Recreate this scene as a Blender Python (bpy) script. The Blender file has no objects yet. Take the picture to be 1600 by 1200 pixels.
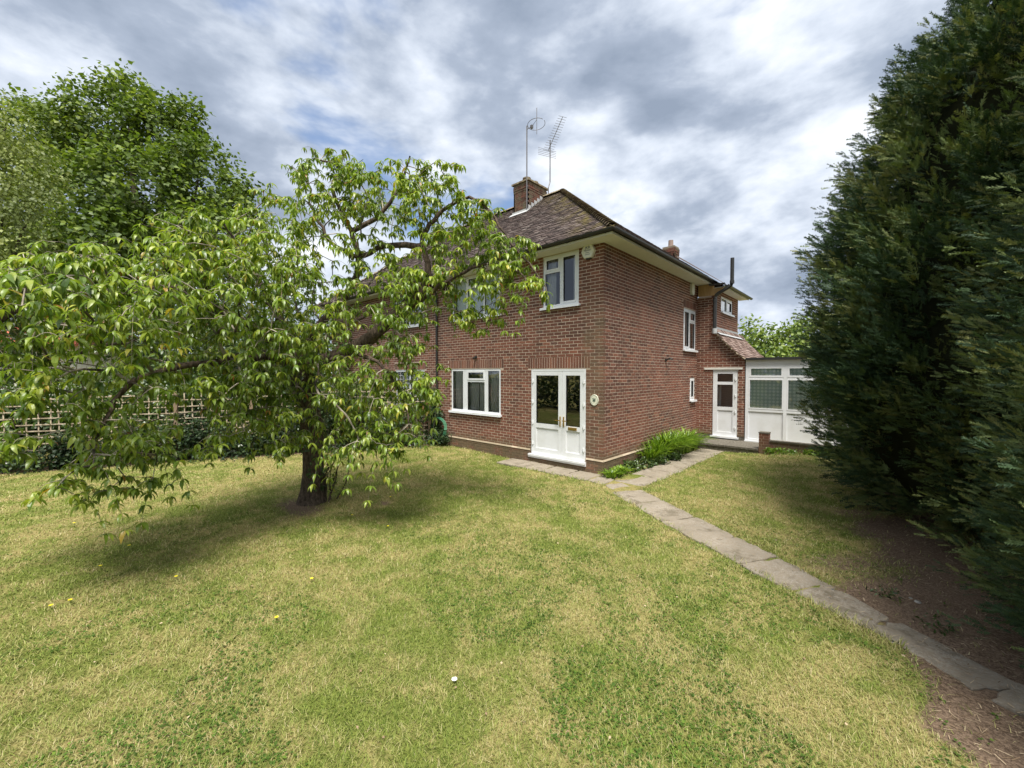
import bpy, math, random
import numpy as np
from math import radians as RAD
random.seed(7); rng = np.random.default_rng(7)
D = bpy.data; SC = bpy.context.scene; COL = SC.collection

# ------------------------------------------------------------------ camera
F = 634.0; PITCH = RAD(-1.5); YAW = RAD(42.5); HC = 2.24
FW = np.array([-math.sin(YAW)*math.cos(PITCH), math.cos(YAW)*math.cos(PITCH), math.sin(PITCH)])
RT = np.array([math.cos(YAW), math.sin(YAW), 0.0]); UP = np.cross(RT, FW)
FH = np.array([-math.sin(YAW), math.cos(YAW), 0.0])
CAM = -(2.0*RT + 8.9*FH); CAM[2] = HC
cam = D.objects.new('camera', D.cameras.new('camera')); COL.objects.link(cam)
cam.location = CAM; cam.rotation_euler = (RAD(90)+PITCH, 0, YAW)
cam.data.sensor_width = 36; cam.data.lens = F/1600*36
cam.data.clip_start = 0.05; cam.data.clip_end = 1500
SC.camera = cam
SC.render.resolution_x = 1024; SC.render.resolution_y = 768
SC.view_settings.view_transform = 'Standard'; SC.view_settings.look = 'None'
SC.view_settings.exposure = 0.9; SC.view_settings.gamma = 1.0
SC.view_settings.use_curve_mapping = False

def ray(x, y): return FW + RT*(x-800)/F + UP*(600-y)/F          # surveying helpers: sight lines met with known planes
def G(x, y, z=0.0):
    d = ray(x, y); return CAM + d*(z-HC)/d[2]
def onY(x, y, Y=0.0):
    d = ray(x, y); return CAM + d*(Y-CAM[1])/d[1]
def onX(x, y, X=0.0):
    d = ray(x, y); return CAM + d*(X-CAM[0])/d[0]
def W(x, y, dep):                                                # point at a given distance ahead
    return CAM + ray(x, y)*dep
def depth(p): return float((np.asarray(p)-CAM)@FW)

# ------------------------------------------------------------------ sun and sky
SUN_EL = RAD(66); SD = RT*0.10 - FH*0.95; SD /= np.linalg.norm(SD)
SUNV = SD*math.cos(SUN_EL) + np.array([0, 0, math.sin(SUN_EL)])
sun = D.objects.new('sun', D.lights.new('sun', 'SUN')); COL.objects.link(sun)
sun.data.energy = 3.9; sun.data.angle = RAD(22); sun.data.color = (1.0, 0.955, 0.87)
from mathutils import Vector, Matrix, noise as mnoise
sun.rotation_euler = Vector(SUNV).to_track_quat('Z', 'Y').to_euler()

world = D.worlds.new('World'); SC.world = world; world.use_nodes = True
class NT:
    """small node-tree writer"""
    def __init__(s, nt): s.nt = nt; nt.nodes.clear()
    def n(s, t, **k):
        nd = s.nt.nodes.new(t)
        ins = k.pop('ins', {})
        for a, b in k.items(): setattr(nd, a, b)
        for a, b in ins.items():
            sock = nd.inputs[a]
            if isinstance(b, bpy.types.NodeSocket): s.nt.links.new(b, sock)
            else: sock.default_value = b
        return nd
    def math(s, op, a, b=0.0, c=0.0, clamp=False):
        return s.n('ShaderNodeMath', operation=op, use_clamp=clamp, ins={0: a, 1: b, 2: c}).outputs[0]
    def vmath(s, op, a, b=(0, 0, 0)):
        return s.n('ShaderNodeVectorMath', operation=op, ins={0: a, 1: b})
    def mix(s, f, a, b, mode='MIX'):
        m = s.n('ShaderNodeMix', data_type='RGBA', blend_type=mode)
        for i, v in ((0, f), (6, a), (7, b)):
            if isinstance(v, bpy.types.NodeSocket): s.nt.links.new(v, m.inputs[i])
            else: m.inputs[i].default_value = v if i == 0 else (*v[:3], 1)
        return m.outputs[2]
    def noise(s, vec, scale, detail=4, rough=0.55, dist=0.0):
        return s.n('ShaderNodeTexNoise', ins={'Vector': vec, 'Scale': scale, 'Detail': detail, 'Roughness': rough, 'Distortion': dist}).outputs[0]
    def mr(s, v, a, b, c=0.0, d=1.0, smooth=True):
        return s.n('ShaderNodeMapRange', interpolation_type='SMOOTHSTEP' if smooth else 'LINEAR', ins={0: v, 1: a, 2: b, 3: c, 4: d}).outputs[0]
    def ramp(s, v, stops):
        r = s.n('ShaderNodeValToRGB'); s.nt.links.new(v, r.inputs[0])
        e = r.color_ramp.elements
        while len(e) < len(stops): e.new(0.5)
        for q, (p, c) in zip(e, stops): q.position = p; q.color = (*c, 1)
        return r.outputs[0]

w = NT(world.node_tree)
tc = w.n('ShaderNodeTexCoord').outputs['Generated']
sky = w.n('ShaderNodeTexSky', sky_type='NISHITA', sun_disc=False, sun_elevation=SUN_EL,
          sun_rotation=math.atan2(SUNV[0], SUNV[1]), air_density=1.0, dust_density=0.6, ozone_density=1.0).outputs[0]
sx = w.n('ShaderNodeSeparateXYZ', ins={0: tc})
zz = w.math('ADD', w.math('MAXIMUM', sx.outputs[2], 0.0), 0.34)
px_ = w.math('DIVIDE', sx.outputs[0], zz); py_ = w.math('DIVIDE', sx.outputs[1], zz)
pv = w.n('ShaderNodeCombineXYZ', ins={0: px_, 1: py_, 2: 0.37}).outputs[0]
zq = w.math('DIVIDE', 1.0, w.math('ADD', w.math('MAXIMUM', sx.outputs[2], 0.0), 0.62))
rot = w.n('ShaderNodeMapping', ins={'Vector': w.n('ShaderNodeCombineXYZ', ins={0: w.math('MULTIPLY', sx.outputs[0], zq), 1: w.math('MULTIPLY', sx.outputs[1], zq), 2: w.math('MULTIPLY', sx.outputs[2], 1.5)}).outputs[0], 'Location': (15.2, 11.0, 0)}).outputs[0]
n1 = w.noise(rot, 2.3, 5, 0.5, 0.15)
n2 = w.noise(rot, 5.5, 7, 0.58, 0.1)
n3 = w.noise(w.vmath('ADD', rot, (2, 6, 0)).outputs[0], 2.4, 6, 0.55, 0.2)
shade = w.math('ADD', w.math('MULTIPLY', n1, 0.68), w.math('MULTIPLY', n2, 0.32))
cloud = w.ramp(shade, [(0.39, (1.75, 2.12, 2.75)), (0.455, (2.45, 2.85, 3.55)), (0.52, (4.2, 4.6, 5.25)), (0.61, (6.6, 6.75, 6.9))])
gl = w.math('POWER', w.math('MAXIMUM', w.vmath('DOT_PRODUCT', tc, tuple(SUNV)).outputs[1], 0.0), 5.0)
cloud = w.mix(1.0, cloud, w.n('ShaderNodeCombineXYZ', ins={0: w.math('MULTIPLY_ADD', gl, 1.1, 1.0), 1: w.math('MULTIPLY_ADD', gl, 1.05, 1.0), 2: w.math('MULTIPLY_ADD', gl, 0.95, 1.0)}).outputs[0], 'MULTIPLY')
cover = w.mr(n3, 0.56, 0.68, 1.0, 0.2)
skyb = w.mix(1.0, sky, (0.8, 0.9, 1.0), 'MULTIPLY')
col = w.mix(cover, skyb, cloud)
hz = w.mr(sx.outputs[2], 0.0, 0.22, 0.4, 0.0)
col = w.mix(hz, col, (3.9, 4.4, 5.2))
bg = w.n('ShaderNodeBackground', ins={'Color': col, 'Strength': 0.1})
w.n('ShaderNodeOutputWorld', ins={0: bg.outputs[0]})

# ------------------------------------------------------------------ materials
def mat(name, fn, bump=None, rough=0.8, spec=0.3, **pk):
    m = D.materials.new(name); m.use_nodes = True; t = NT(m.node_tree)
    g = t.n('ShaderNodeNewGeometry'); pos = g.outputs['Position']
    c = fn(t, pos) if callable(fn) else fn
    p = t.n('ShaderNodeBsdfPrincipled')
    if isinstance(c, bpy.types.NodeSocket): t.nt.links.new(c, p.inputs['Base Color'])
    else: p.inputs['Base Color'].default_value = (*c, 1)
    if callable(rough): t.nt.links.new(rough(t, pos), p.inputs['Roughness'])
    else: p.inputs['Roughness'].default_value = rough
    p.inputs['Specular IOR Level'].default_value = spec
    for k, v in pk.items(): p.inputs[k].default_value = v
    if bump:
        h = bump(t, pos); b = t.n('ShaderNodeBump', ins={'Height': h, 'Strength': 0.6, 'Distance': 0.01})
        t.nt.links.new(b.outputs[0], p.inputs['Normal'])
    t.n('ShaderNodeOutputMaterial', ins={0: p.outputs[0]})
    return m
def rndval(t):
    a = t.n('ShaderNodeAttribute', attribute_name='rnd').outputs['Fac']
    o = t.n('ShaderNodeObjectInfo').outputs['Random']
    return t.math('FRACT', t.math('ADD', a, o))
def hue(t, base, v, amt):
    return t.mix(amt, base, v)
def stains(t, pos, c):
    s = t.n('ShaderNodeSeparateXYZ', ins={0: pos})
    # algae: the front return by the corner, and the foot of the walls
    cx = t.mr(s.outputs[0], -0.62, -0.42); cy = t.mr(s.outputs[1], 0.12, 0.02)
    hz_ = t.mr(s.outputs[2], 4.6, 3.2)
    n = t.noise(pos, 2.5, 5, 0.6)
    a = t.math('MULTIPLY', t.math('MULTIPLY', cx, cy), t.math('MULTIPLY', hz_, t.mr(n, 0.3, 0.6)))
    low = t.math('MULTIPLY', t.mr(s.outputs[2], 0.6, 0.2), t.mr(n, 0.25, 0.55))
    f = t.math('MAXIMUM', t.math('MULTIPLY', a, 0.42), t.math('MULTIPLY', low, 0.75))
    return t.mix(f, c, (0.15, 0.125, 0.075))
def streaks(t, pos, c):
    v = t.noise(t.vmath('MULTIPLY', pos, (1, 1, .16)).outputs[0], 4.5, 5, .65)
    c = t.mix(t.mr(v, .54, .72, 0, .35), c, (.07, .05, .04))
    p_ = t.noise(pos, 1.7, 5, .7)
    return t.mix(t.mr(p_, .60, .72, 0, .22), c, (.50, .42, .34))
def brickcol(t, pos):
    r = rndval(t)
    c = t.ramp(r, [(0.0, (0.088, 0.045, 0.034)), (0.2, (0.130, 0.060, 0.043)), (0.6, (0.162, 0.072, 0.050)), (0.85, (0.195, 0.084, 0.056)), (0.96, (0.245, 0.108, 0.070)), (1.0, (0.11, 0.062, 0.05))])
    g1 = t.noise(pos, .8, 4, 0.6); c = t.mix(t.mr(g1, 0.45, 0.65, 0.0, 0.4), c, (0.25, 0.088, 0.054))
    g2 = t.noise(pos, 60, 4, 0.7); c = t.mix(t.mr(g2, 0.45, 0.8, 0, 0.45), c, (0.34, 0.17, 0.12))
    g3 = t.noise(pos, 9, 3, 0.6); c = t.mix(t.mr(g3, 0.55, 0.8, 0, 0.4), c, (0.07, 0.035, 0.03))
    return stains(t, pos, streaks(t, pos, c))
def mortarcol(t, pos):
    n = t.noise(pos, 5, 5, 0.6); c = t.mix(n, (0.42, 0.32, 0.25), (0.62, 0.51, 0.41))
    return stains(t, pos, c)
M = {}
M['brick'] = mat('brick', brickcol, lambda t, p: t.noise(p, 90, 5, 0.7), 0.85, 0.2)
M['mortar'] = mat('mortar', mortarcol, lambda t, p: t.noise(p, 200, 3, 0.7), 0.95, 0.1)
M['oldbrick'] = mat('sooty_brick', lambda t, p: t.mix(t.mr(t.noise(p, 5, 5, .7), .4, .65), t.ramp(rndval(t), [(0, (.06, .035, .028)), (1, (.17, .075, .055))]), (.13, .11, .075)), lambda t, p: t.noise(p, 90, 5, .7), .95, .1)
M['oldmortar'] = mat('weathered_mortar', lambda t, p: t.mix(t.noise(p, 7, 5), (.13, .11, .08), (.30, .25, .19)), None, .95, .1)
M['plaster'] = mat('cement_fillet', lambda t, p: stains(t, p, t.mix(t.noise(p, 8, 5), (0.42, 0.33, 0.24), (0.62, 0.52, 0.40))), lambda t, p: t.noise(p, 60, 4), 0.95, 0.1)
def tilecol(t, p):
    r = rndval(t)
    c = t.ramp(r, [(0.0, (0.032, 0.024, 0.022)), (0.4, (0.062, 0.044, 0.040)), (0.75, (0.095, 0.068, 0.060)), (1.0, (0.17, 0.14, 0.125))])
    c = t.mix(t.mr(t.noise(p, 45, 4, .7), .5, .75, 0, .5), c, (0.24, 0.21, 0.18))
    s = t.n('ShaderNodeSeparateXYZ', ins={0: p})
    # moss near the hip of the front slope and the ridge
    hip = t.math('ABSOLUTE', t.math('ADD', s.outputs[0], s.outputs[1]))
    m = t.math('MULTIPLY', t.mr(hip, 1.3, 0.15), t.mr(t.noise(p, 2.2, 5, .7), .42, .66))
    rd = t.math('MULTIPLY', t.mr(s.outputs[2], 7.5, 8.6), t.mr(t.noise(p, 3.0, 5, .7), .5, .7))
    c = t.mix(t.math('MULTIPLY', t.math('MAXIMUM', m, rd), .8), c, (0.155, 0.125, 0.035))
    return c
M['tile'] = mat('clay_tile', tilecol, lambda t, p: t.noise(p, 70, 4, .7), 0.9, 0.2)
def lt_tilecol(t, p):
    return t.ramp(rndval(t), [(0, (0.09, 0.06, 0.048)), (.5, (0.16, 0.105, 0.085)), (1, (0.29, 0.22, 0.19))])
M['tile_pink'] = mat('pinkish_clay_tile', lt_tilecol, lambda t, p: t.noise(p, 70, 4, .7), 0.9, 0.2)
M['redtile'] = mat('red_tile', lambda t, p: t.mix(t.noise(p, 6, 4), (0.45, .12, .08), (.6, .2, .13)), None, 0.9)
M['bonnet'] = mat('bonnet_tile', lambda t, p: t.mix(t.mr(t.noise(p, 9, 5, .7), .4, .65), (0.15, .11, .08), (0.33, 0.29, .19)), lambda t, p: t.noise(p, 70, 4), 0.95, .1)
M['upvc'] = mat('white_upvc', lambda t, p: t.mix(t.mr(t.noise(p, 3, 5), .4, .7, 0, .7), (0.74, .755, .775), (.66, .67, .665)), None, 0.28, .5)
M['cream'] = mat('cream_paint', lambda t, p: t.mix(t.noise(p, 4, 5, .65), (0.60, .59, .52), (.74, .73, .68)), None, .6)
M['whitewall'] = mat('white_render', lambda t, p: t.mix(t.noise(p, 2, 4), (.62, .62, .6), (.78, .78, .76)), None, .9)
M['black'] = mat('black_plastic', lambda t, p: t.mix(t.noise(p, 5, 4), (.016, .016, .016), (.035, .034, .031)), None, .35, .5)
M['lead'] = mat('lead', lambda t, p: t.mix(t.noise(p, 12, 4), (.28, .29, .30), (.55, .55, .54)), None, .6)
M['metal'] = mat('dull_aluminium', (0.16, .15, .15), None, .5, .5, Metallic=.6)
M['brass'] = mat('brass', (0.62, .41, .13), None, .3, .5, Metallic=.9)
M['conc'] = mat('paving_concrete', lambda t, p: t.mix(t.mr(t.noise(p, 2.7, 6, .75), .50, .66, 0, .75), t.mix(t.mr(t.noise(p, 48, 7, .85), .46, .58, 0, .9), t.mix(t.noise(p, 1.9, 5, .7), (.17, .14, .10), (.34, .285, .215)), t.mix(t.noise(p, 3, 4), (.10, .085, .06), (.50, .46, .40))), t.mix(t.noise(p, 20, 5, .7), (.075, .062, .042), (.17, .145, .10))),
                lambda t, p: t.noise(p, 40, 7, .85), .95, .1)
M['conc'].node_tree.nodes['Bump'].inputs['Distance'].default_value = .03
M['stepconc'] = mat('step_concrete', lambda t, p: t.mix(t.mr(t.noise(p, 18, 6, .75), .4, .7), (.10, .09, .07), (.22, .20, .17)), lambda t, p: t.noise(p, 60, 5), .95, .1)
M['timber'] = mat('bare_timber', lambda t, p: t.mix(t.noise(t.vmath('MULTIPLY', p, (6, 6, 1)).outputs[0], 4, 5), (.30, .17, .07), (.58, .40, .20)), None, .8)
M['batten'] = mat('trellis_timber', lambda t, p: t.mix(t.mr(t.noise(p, 14, 5), .35, .7), (.28, .22, .15), (.56, .47, .35)), None, .85)
M['post'] = mat('fence_post_timber', lambda t, p: t.mix(t.noise(p, 9, 5), (.16, .11, .07), (.30, .22, .15)), None, .9)
M['inner'] = mat('plastered_room', (0.30, .285, .26), None, .9)
M['floorboard'] = mat('room_floor', (0.15, .11, .08), None, .8)
M['curtain'] = mat('grey_curtain', lambda t, p: t.mix(t.noise(p, 30, 3), (.60, .59, .60), (.75, .74, .74)), None, .9)
M['blind'] = mat('pale_blind', (.80, .85, .88), None, .9)
def lattice(t, p):
    s = t.n('ShaderNodeSeparateXYZ', ins={0: p})
    k = math.pi/0.10
    a = t.math('SINE', t.math('MULTIPLY', t.math('ADD', s.outputs[0], s.outputs[2]), k))
    b = t.math('SINE', t.math('MULTIPLY', t.math('SUBTRACT', s.outputs[0], s.outputs[2]), k))
    return t.mix(t.mr(t.math('MULTIPLY', a, b), .0, .25), (.60, .70, .68), (.90, .94, .93))
M['lattice'] = mat('patterned_net_curtain', lattice, None, .9)
M['hose'] = mat('green_hose', (.06, .22, .12), None, .4)
M['bark'] = mat('cherry_bark', lambda t, p: t.mix(t.mr(t.noise(t.vmath('MULTIPLY', p, (1, 1, .35)).outputs[0], 26, 6, .7), .35, .7), (.05, .038, .028), (.17, .125, .095)), lambda t, p: t.noise(t.vmath('MULTIPLY', p, (1, 1, .3)).outputs[0], 30, 6, .75), .95, .15)
M['bark'].node_tree.nodes['Bump'].inputs['Distance'].default_value = .05
M['twig'] = mat('pale_twig', lambda t, p: t.mix(t.mr(t.noise(p, 3, 3), .4, .65), (.07, .055, .042), (.40, .35, .28)), None, .8)
M['darkbark'] = mat('dark_bark', lambda t, p: t.mix(t.noise(p, 12, 5), (.035, .028, .02), (.09, .07, .05)), None, .95)
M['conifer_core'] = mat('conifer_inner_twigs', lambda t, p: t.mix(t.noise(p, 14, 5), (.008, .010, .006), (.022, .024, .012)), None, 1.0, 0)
def leafmat(name, stops, trans=0.3, rough=.45, spec=.35, nscale=.9, yellow=None):
    m = D.materials.new(name); m.use_nodes = True; t = NT(m.node_tree)
    pos = t.n('ShaderNodeNewGeometry').outputs['Position']
    r = rndval(t)
    c = t.ramp(r, stops)
    big = t.noise(pos, nscale, 3, .5)
    c = t.mix(1.0, c, t.mix(t.mr(big, .35, .65), (.78, .82, .72), (1.15, 1.12, 1.0)), 'MULTIPLY')
    p = t.n('ShaderNodeBsdfPrincipled', ins={'Base Color': c, 'Roughness': rough, 'Specular IOR Level': spec})
    tr = t.n('ShaderNodeBsdfTranslucent', ins={'Color': t.mix(1.0, c, (1.25, 1.35, .55), 'MULTIPLY')})
    mx = t.n('ShaderNodeMixShader', ins={0: trans, 1: p.outputs[0], 2: tr.outputs[0]})
    t.n('ShaderNodeOutputMaterial', ins={0: mx.outputs[0]})
    return m
M['leaf'] = leafmat('cherry_leaf', [(0, (.060, .110, .018)), (.35, (.125, .20, .028)), (.7, (.22, .30, .045)), (.94, (.33, .38, .07)), (.975, (.40, .36, .06)), (1, (.34, .12, .05))], .38, .36, .5)
M['maple'] = leafmat('maple_leaf', [(0, (.050, .085, .018)), (.5, (.13, .19, .034)), (1, (.25, .31, .065))], .3, .5, .3, .35)
M['birch'] = leafmat('birch_leaf', [(0, (.09, .115, .035)), (.5, (.16, .20, .055)), (1, (.26, .295, .10))], .3, .5, .3, .5)
M['brightleaf'] = leafmat('willow_leaf', [(0, (.07, .12, .025)), (.5, (.14, .20, .04)), (1, (.23, .29, .08))], .3, .5, .3, .6)
M['hedge'] = leafmat('shrub_leaf', [(0, (.024, .045, .013)), (.55, (.055, .095, .024)), (.9, (.08, .13, .035)), (1, (.2, .2, .06))], .2, .35, .5, .9)
M['ivy'] = leafmat('ivy_leaf', [(0, (.012, .026, .010)), (.6, (.028, .055, .018)), (1, (.07, .11, .04))], .15, .55, .3, 1.5)
M['bed'] = leafmat('strap_leaf', [(0, (.08, .15, .018)), (.5, (.16, .27, .028)), (1, (.26, .37, .045))], .3, .35, .5, 1.5)
M['frond'] = leafmat('cypress_frond', [(0, (.026, .052, .030)), (.45, (.062, .104, .050)), (.85, (.125, .165, .062)), (1, (.20, .205, .085))], .1, .6, .2, .55)
M['flower'] = mat('yellow_petal', (.7, .58, .02), None, .7)
M['whitepetal'] = mat('white_petal', (.8, .8, .78), None, .7)

M['clover'] = leafmat('clover_leaf', [(0, (.05, .10, .02)), (1, (.13, .20, .035))], .2, .8, .1)
def lawn_mix(t, pos):
    """green to straw colours of the worn lawn, by place"""
    s = t.n('ShaderNodeMapping', ins={'Vector': pos, 'Scale': (1, 1, 0)}).outputs[0]
    a = t.noise(s, .55, 4, .6, .4); b = t.noise(s, 2.6, 5, .65, .3)
    return t.math('ADD', t.math('MULTIPLY', a, .42), t.math('MULTIPLY', b, .58))
def grassblade(t, pos):
    f = lawn_mix(t, pos); r = rndval(t)
    green = t.ramp(r, [(0, (.085, .13, .020)), (.5, (.18, .24, .036)), (1, (.30, .355, .08))])
    straw = t.ramp(r, [(0, (.18, .20, .05)), (.35, (.32, .325, .10)), (.75, (.46, .41, .18)), (1, (.56, .47, .29))])
    k = t.mr(t.math('ADD', f, t.math('MULTIPLY', t.math('SUBTRACT', t.math('FRACT', t.math('MULTIPLY', r, 7.3)), .5), .26)), .40, .60)
    return t.mix(k, green, straw)
def mk_grass():
    m = D.materials.new('grass_blade'); m.use_nodes = True; t = NT(m.node_tree)
    pos = t.n('ShaderNodeNewGeometry').outputs['Position']
    c = grassblade(t, pos)
    p = t.n('ShaderNodeBsdfPrincipled', ins={'Base Color': c, 'Roughness': .6, 'Specular IOR Level': .2})
    tr = t.n('ShaderNodeBsdfTranslucent', ins={'Color': c})
    mx = t.n('ShaderNodeMixShader', ins={0: .3, 1: p.outputs[0], 2: tr.outputs[0]})
    t.n('ShaderNodeOutputMaterial', ins={0: mx.outputs[0]})
    return m
M['grass'] = mk_grass()
def groundcol(t, pos):
    f = lawn_mix(t, pos)
    fine = t.noise(pos, 38, 5, .75)
    g = t.mix(t.mr(fine, .3, .7), (.075, .095, .022), (.19, .21, .05))
    st = t.mix(t.mr(fine, .3, .7), (.17, .14, .05), (.36, .30, .13))
    c = t.mix(t.mr(f, .42, .58), g, st)
    soil = t.n('ShaderNodeAttribute', attribute_name='soil').outputs['Fac']
    sf = t.mr(t.math('ADD', soil, t.math('MULTIPLY', t.math('SUBTRACT', t.noise(pos, 4, 7, .75), .5), 1.1)), .25, .70)
    sc = t.mix(t.mr(t.noise(pos, 55, 6, .8), .35, .7), (.085, .058, .040), (.30, .215, .15))
    return t.mix(sf, c, sc)
M['ground'] = mat('lawn_soil', groundcol, lambda t, p: t.noise(p, 45, 6, .8), 1.0, .05)
M['ground'].node_tree.nodes['Bump'].inputs['Distance'].default_value = .04
M['litter'] = mat('dry_litter', lambda t, p: t.ramp(rndval(t), [(0, (.08, .05, .03)), (.6, (.22, .15, .09)), (1, (.50, .40, .26))]), None, .9)
M['stone'] = mat('pale_stone', lambda t, p: t.mix(t.noise(p, 30, 4), (.4, .37, .32), (.62, .6, .55)), None, .9)
def mk_glass(name, tint=(.9, .93, .92)):
    m = D.materials.new(name); m.use_nodes = True; t = NT(m.node_tree)
    pos = t.n('ShaderNodeNewGeometry').outputs['Position']
    b = t.n('ShaderNodeBump', ins={'Height': t.noise(pos, 1.6, 2), 'Strength': .12, 'Distance': .02})
    fr = t.n('ShaderNodeFresnel', ins={'IOR': 1.62, 'Normal': b.outputs[0]})
    fk = t.math('MULTIPLY_ADD', fr.outputs[0], 1.5, .045, clamp=True)
    tr = t.n('ShaderNodeBsdfTransparent', ins={'Color': (*tint, 1)})
    gs = t.n('ShaderNodeBsdfGlossy', ins={'Color': (1, 1, 1, 1), 'Roughness': .01, 'Normal': b.outputs[0]})
    mx = t.n('ShaderNodeMixShader', ins={0: fk, 1: tr.outputs[0], 2: gs.outputs[0]})
    t.n('ShaderNodeOutputMaterial', ins={0: mx.outputs[0]})
    return m
M['glass'] = mk_glass('window_glass')
M['print'] = mat('blue_print', (.05, .06, .22), None, .6)
M['greyprint'] = mat('grey_print', (.25, .26, .3), None, .6)
M['alarm'] = mat('alarm_box_plastic', lambda t, p: t.mix(t.noise(p, 20, 4), (.66, .66, .58), (.78, .78, .72)), None, .4)
M['plaque'] = mat('cream_ceramic', (.68, .68, .55), None, .35)
M['plaquegreen'] = mat('green_ceramic', (.10, .14, .10), None, .5)

# ------------------------------------------------------------------ mesh helpers
class MB:
    def __init__(s): s.v = []; s.f = []; s.r = []
    def add(s, vs, fs, r=0.0):
        o = len(s.v); s.v += [tuple(map(float, q)) for q in vs]; s.f += [tuple(o+i for i in q) for q in fs]; s.r += [r]*len(fs)
    def box(s, a, b, r=0.0):
        x0, y0, z0 = [min(p, q) for p, q in zip(a, b)]; x1, y1, z1 = [max(p, q) for p, q in zip(a, b)]
        s.add([(x0,y0,z0),(x1,y0,z0),(x1,y1,z0),(x0,y1,z0),(x0,y0,z1),(x1,y0,z1),(x1,y1,z1),(x0,y1,z1)],
              [(0,3,2,1),(4,5,6,7),(0,1,5,4),(1,2,6,5),(2,3,7,6),(3,0,4,7)], r)
    def obox(s, c, ex, ey, ez, r=0.0):
        """oriented box: centre and three half-extent vectors"""
        c, ex, ey, ez = map(np.asarray, (c, ex, ey, ez))
        vs = [c+sx*ex+sy*ey+sz*ez for sz in (-1, 1) for sx, sy in ((-1,-1),(1,-1),(1,1),(-1,1))]
        s.add(vs, [(0,3,2,1),(4,5,6,7),(0,1,5,4),(1,2,6,5),(2,3,7,6),(3,0,4,7)], r)
    def bar(s, a, b, wd, th, up=(0, 0, 1), r=0.0):
        a, b = np.asarray(a, float), np.asarray(b, float); d = b-a; L = np.linalg.norm(d); d /= L
        sd = np.cross(d, up); sd /= np.linalg.norm(sd)+1e-9; u = np.cross(sd, d)
        s.obox((a+b)/2, d*L/2, sd*wd/2, u*th/2, r)
    def tube(s, pts, rad, n=8, r=0.0, cap=True, lump=0.0):
        pts = [np.asarray(p, float) for p in pts]
        if not hasattr(rad, '__len__'): rad = [rad]*len(pts)
        o = len(s.v); ref = np.array([.13, .21, .97])
        for i, p in enumerate(pts):
            d = pts[min(i+1, len(pts)-1)]-pts[max(i-1, 0)]; d = d/(np.linalg.norm(d)+1e-9)
            if abs(d@ref) > .98: ref = np.array([1, .1, 0.])
            a = np.cross(d, ref); a /= np.linalg.norm(a); b = np.cross(d, a)
            for k in range(n):
                t = 2*math.pi*k/n; q = rad[i]*(1+(lump*mnoise.noise(Vector((math.cos(t)*1.3, math.sin(t)*1.3, i*.35))) if lump else 0))
                s.v.append(tuple(p+q*(math.cos(t)*a+math.sin(t)*b)))
        for i in range(len(pts)-1):
            for k in range(n):
                k2 = (k+1) % n
                s.f.append((o+i*n+k, o+i*n+k2, o+(i+1)*n+k2, o+(i+1)*n+k)); s.r.append(r)
        if cap:
            s.f.append(tuple(o+k for k in range(n))); s.r.append(r)
            e = o+(len(pts)-1)*n
            s.f.append(tuple(e+k for k in reversed(range(n)))); s.r.append(r)
    def lathe(s, c, prof, n=16, axis=(0, 0, 1), r=0.0):
        c = np.asarray(c, float); s.tube([c+np.asarray(axis)*h for _, h in prof], [q for q, _ in prof], n, r)
    def build(s, name, m, parent=None, label=None, kind=None, smooth=False, origin=None, flip=False):
        me = D.meshes.new(name); me.from_pydata(s.v, [], s.f); me.materials.append(m if not isinstance(m, str) else M[m])
        at = me.attributes.new('rnd', 'FLOAT', 'FACE'); at.data.foreach_set('value', s.r)
        if smooth: me.polygons.foreach_set('use_smooth', [True]*len(me.polygons))
        me.update()
        return link(name, me, parent, label, kind)
def link(name, me, parent=None, label=None, kind=None, loc=None):
    o = D.objects.new(name, me); COL.objects.link(o)
    if parent is not None:
        o.parent = parent; root = parent
        off = Vector((0, 0, 0))
        while root is not None: off += root.location; root = root.parent
        o.location = (Vector(loc) if loc is not None else Vector((0, 0, 0))) - off
    elif loc is not None: o.location = loc
    if label: o['label'] = label
    if kind: o['kind'] = kind
    return o
def thing(name, label, cat, loc=(0, 0, 0), group=None):
    o = D.objects.new(name, None); COL.objects.link(o); o.location = loc; o.empty_display_size = .2
    o['label'] = label; o['category'] = cat
    if group: o['group'] = group
    return o
def tag(o, label, cat, group=None):
    o['label'] = label; o['category'] = cat
    if group: o['group'] = group
    return o
def scatter(name, tv, tf, P, R, S, rnd, m, parent=None, kind=None, label=None):
    """many copies of one small template as a single mesh. R: (n,3,3) columns = local axes, S: (n,) or (n,3)"""
    tv = np.asarray(tv, np.float32); tf = np.asarray(tf, np.int32); n = len(P)
    S = np.asarray(S, np.float32)
    if S.ndim == 1: S = np.repeat(S[:, None], 3, 1)
    v = np.einsum('nij,nkj->nki', R.astype(np.float32), tv[None]*S[:, None, :])+P[:, None, :].astype(np.float32)
    f = tf[None]+(np.arange(n, dtype=np.int32)*len(tv))[:, None, None]
    me = D.meshes.new(name); nv = n*len(tv); nf = n*len(tf); k = tf.shape[1]
    me.vertices.add(nv); me.vertices.foreach_set('co', v.reshape(-1))
    me.loops.add(nf*k); me.loops.foreach_set('vertex_index', f.reshape(-1))
    me.polygons.add(nf); me.polygons.foreach_set('loop_start', np.arange(nf, dtype=np.int32)*k)
    me.update(calc_edges=True)
    at = me.attributes.new('rnd', 'FLOAT', 'FACE'); at.data.foreach_set('value', np.repeat(np.asarray(rnd, np.float32), len(tf)))
    me.materials.append(M[m])
    return link(name, me, parent, label, kind)
def unit(a): return a/(np.linalg.norm(a, axis=-1, keepdims=True)+1e-9)
def frames(d, upish):
    """rotation matrices whose x axis is d and z axis is near upish"""
    d = unit(d); y = unit(np.cross(upish, d)); z = np.cross(d, y)
    return np.stack([d, y, z], -1)
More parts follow.
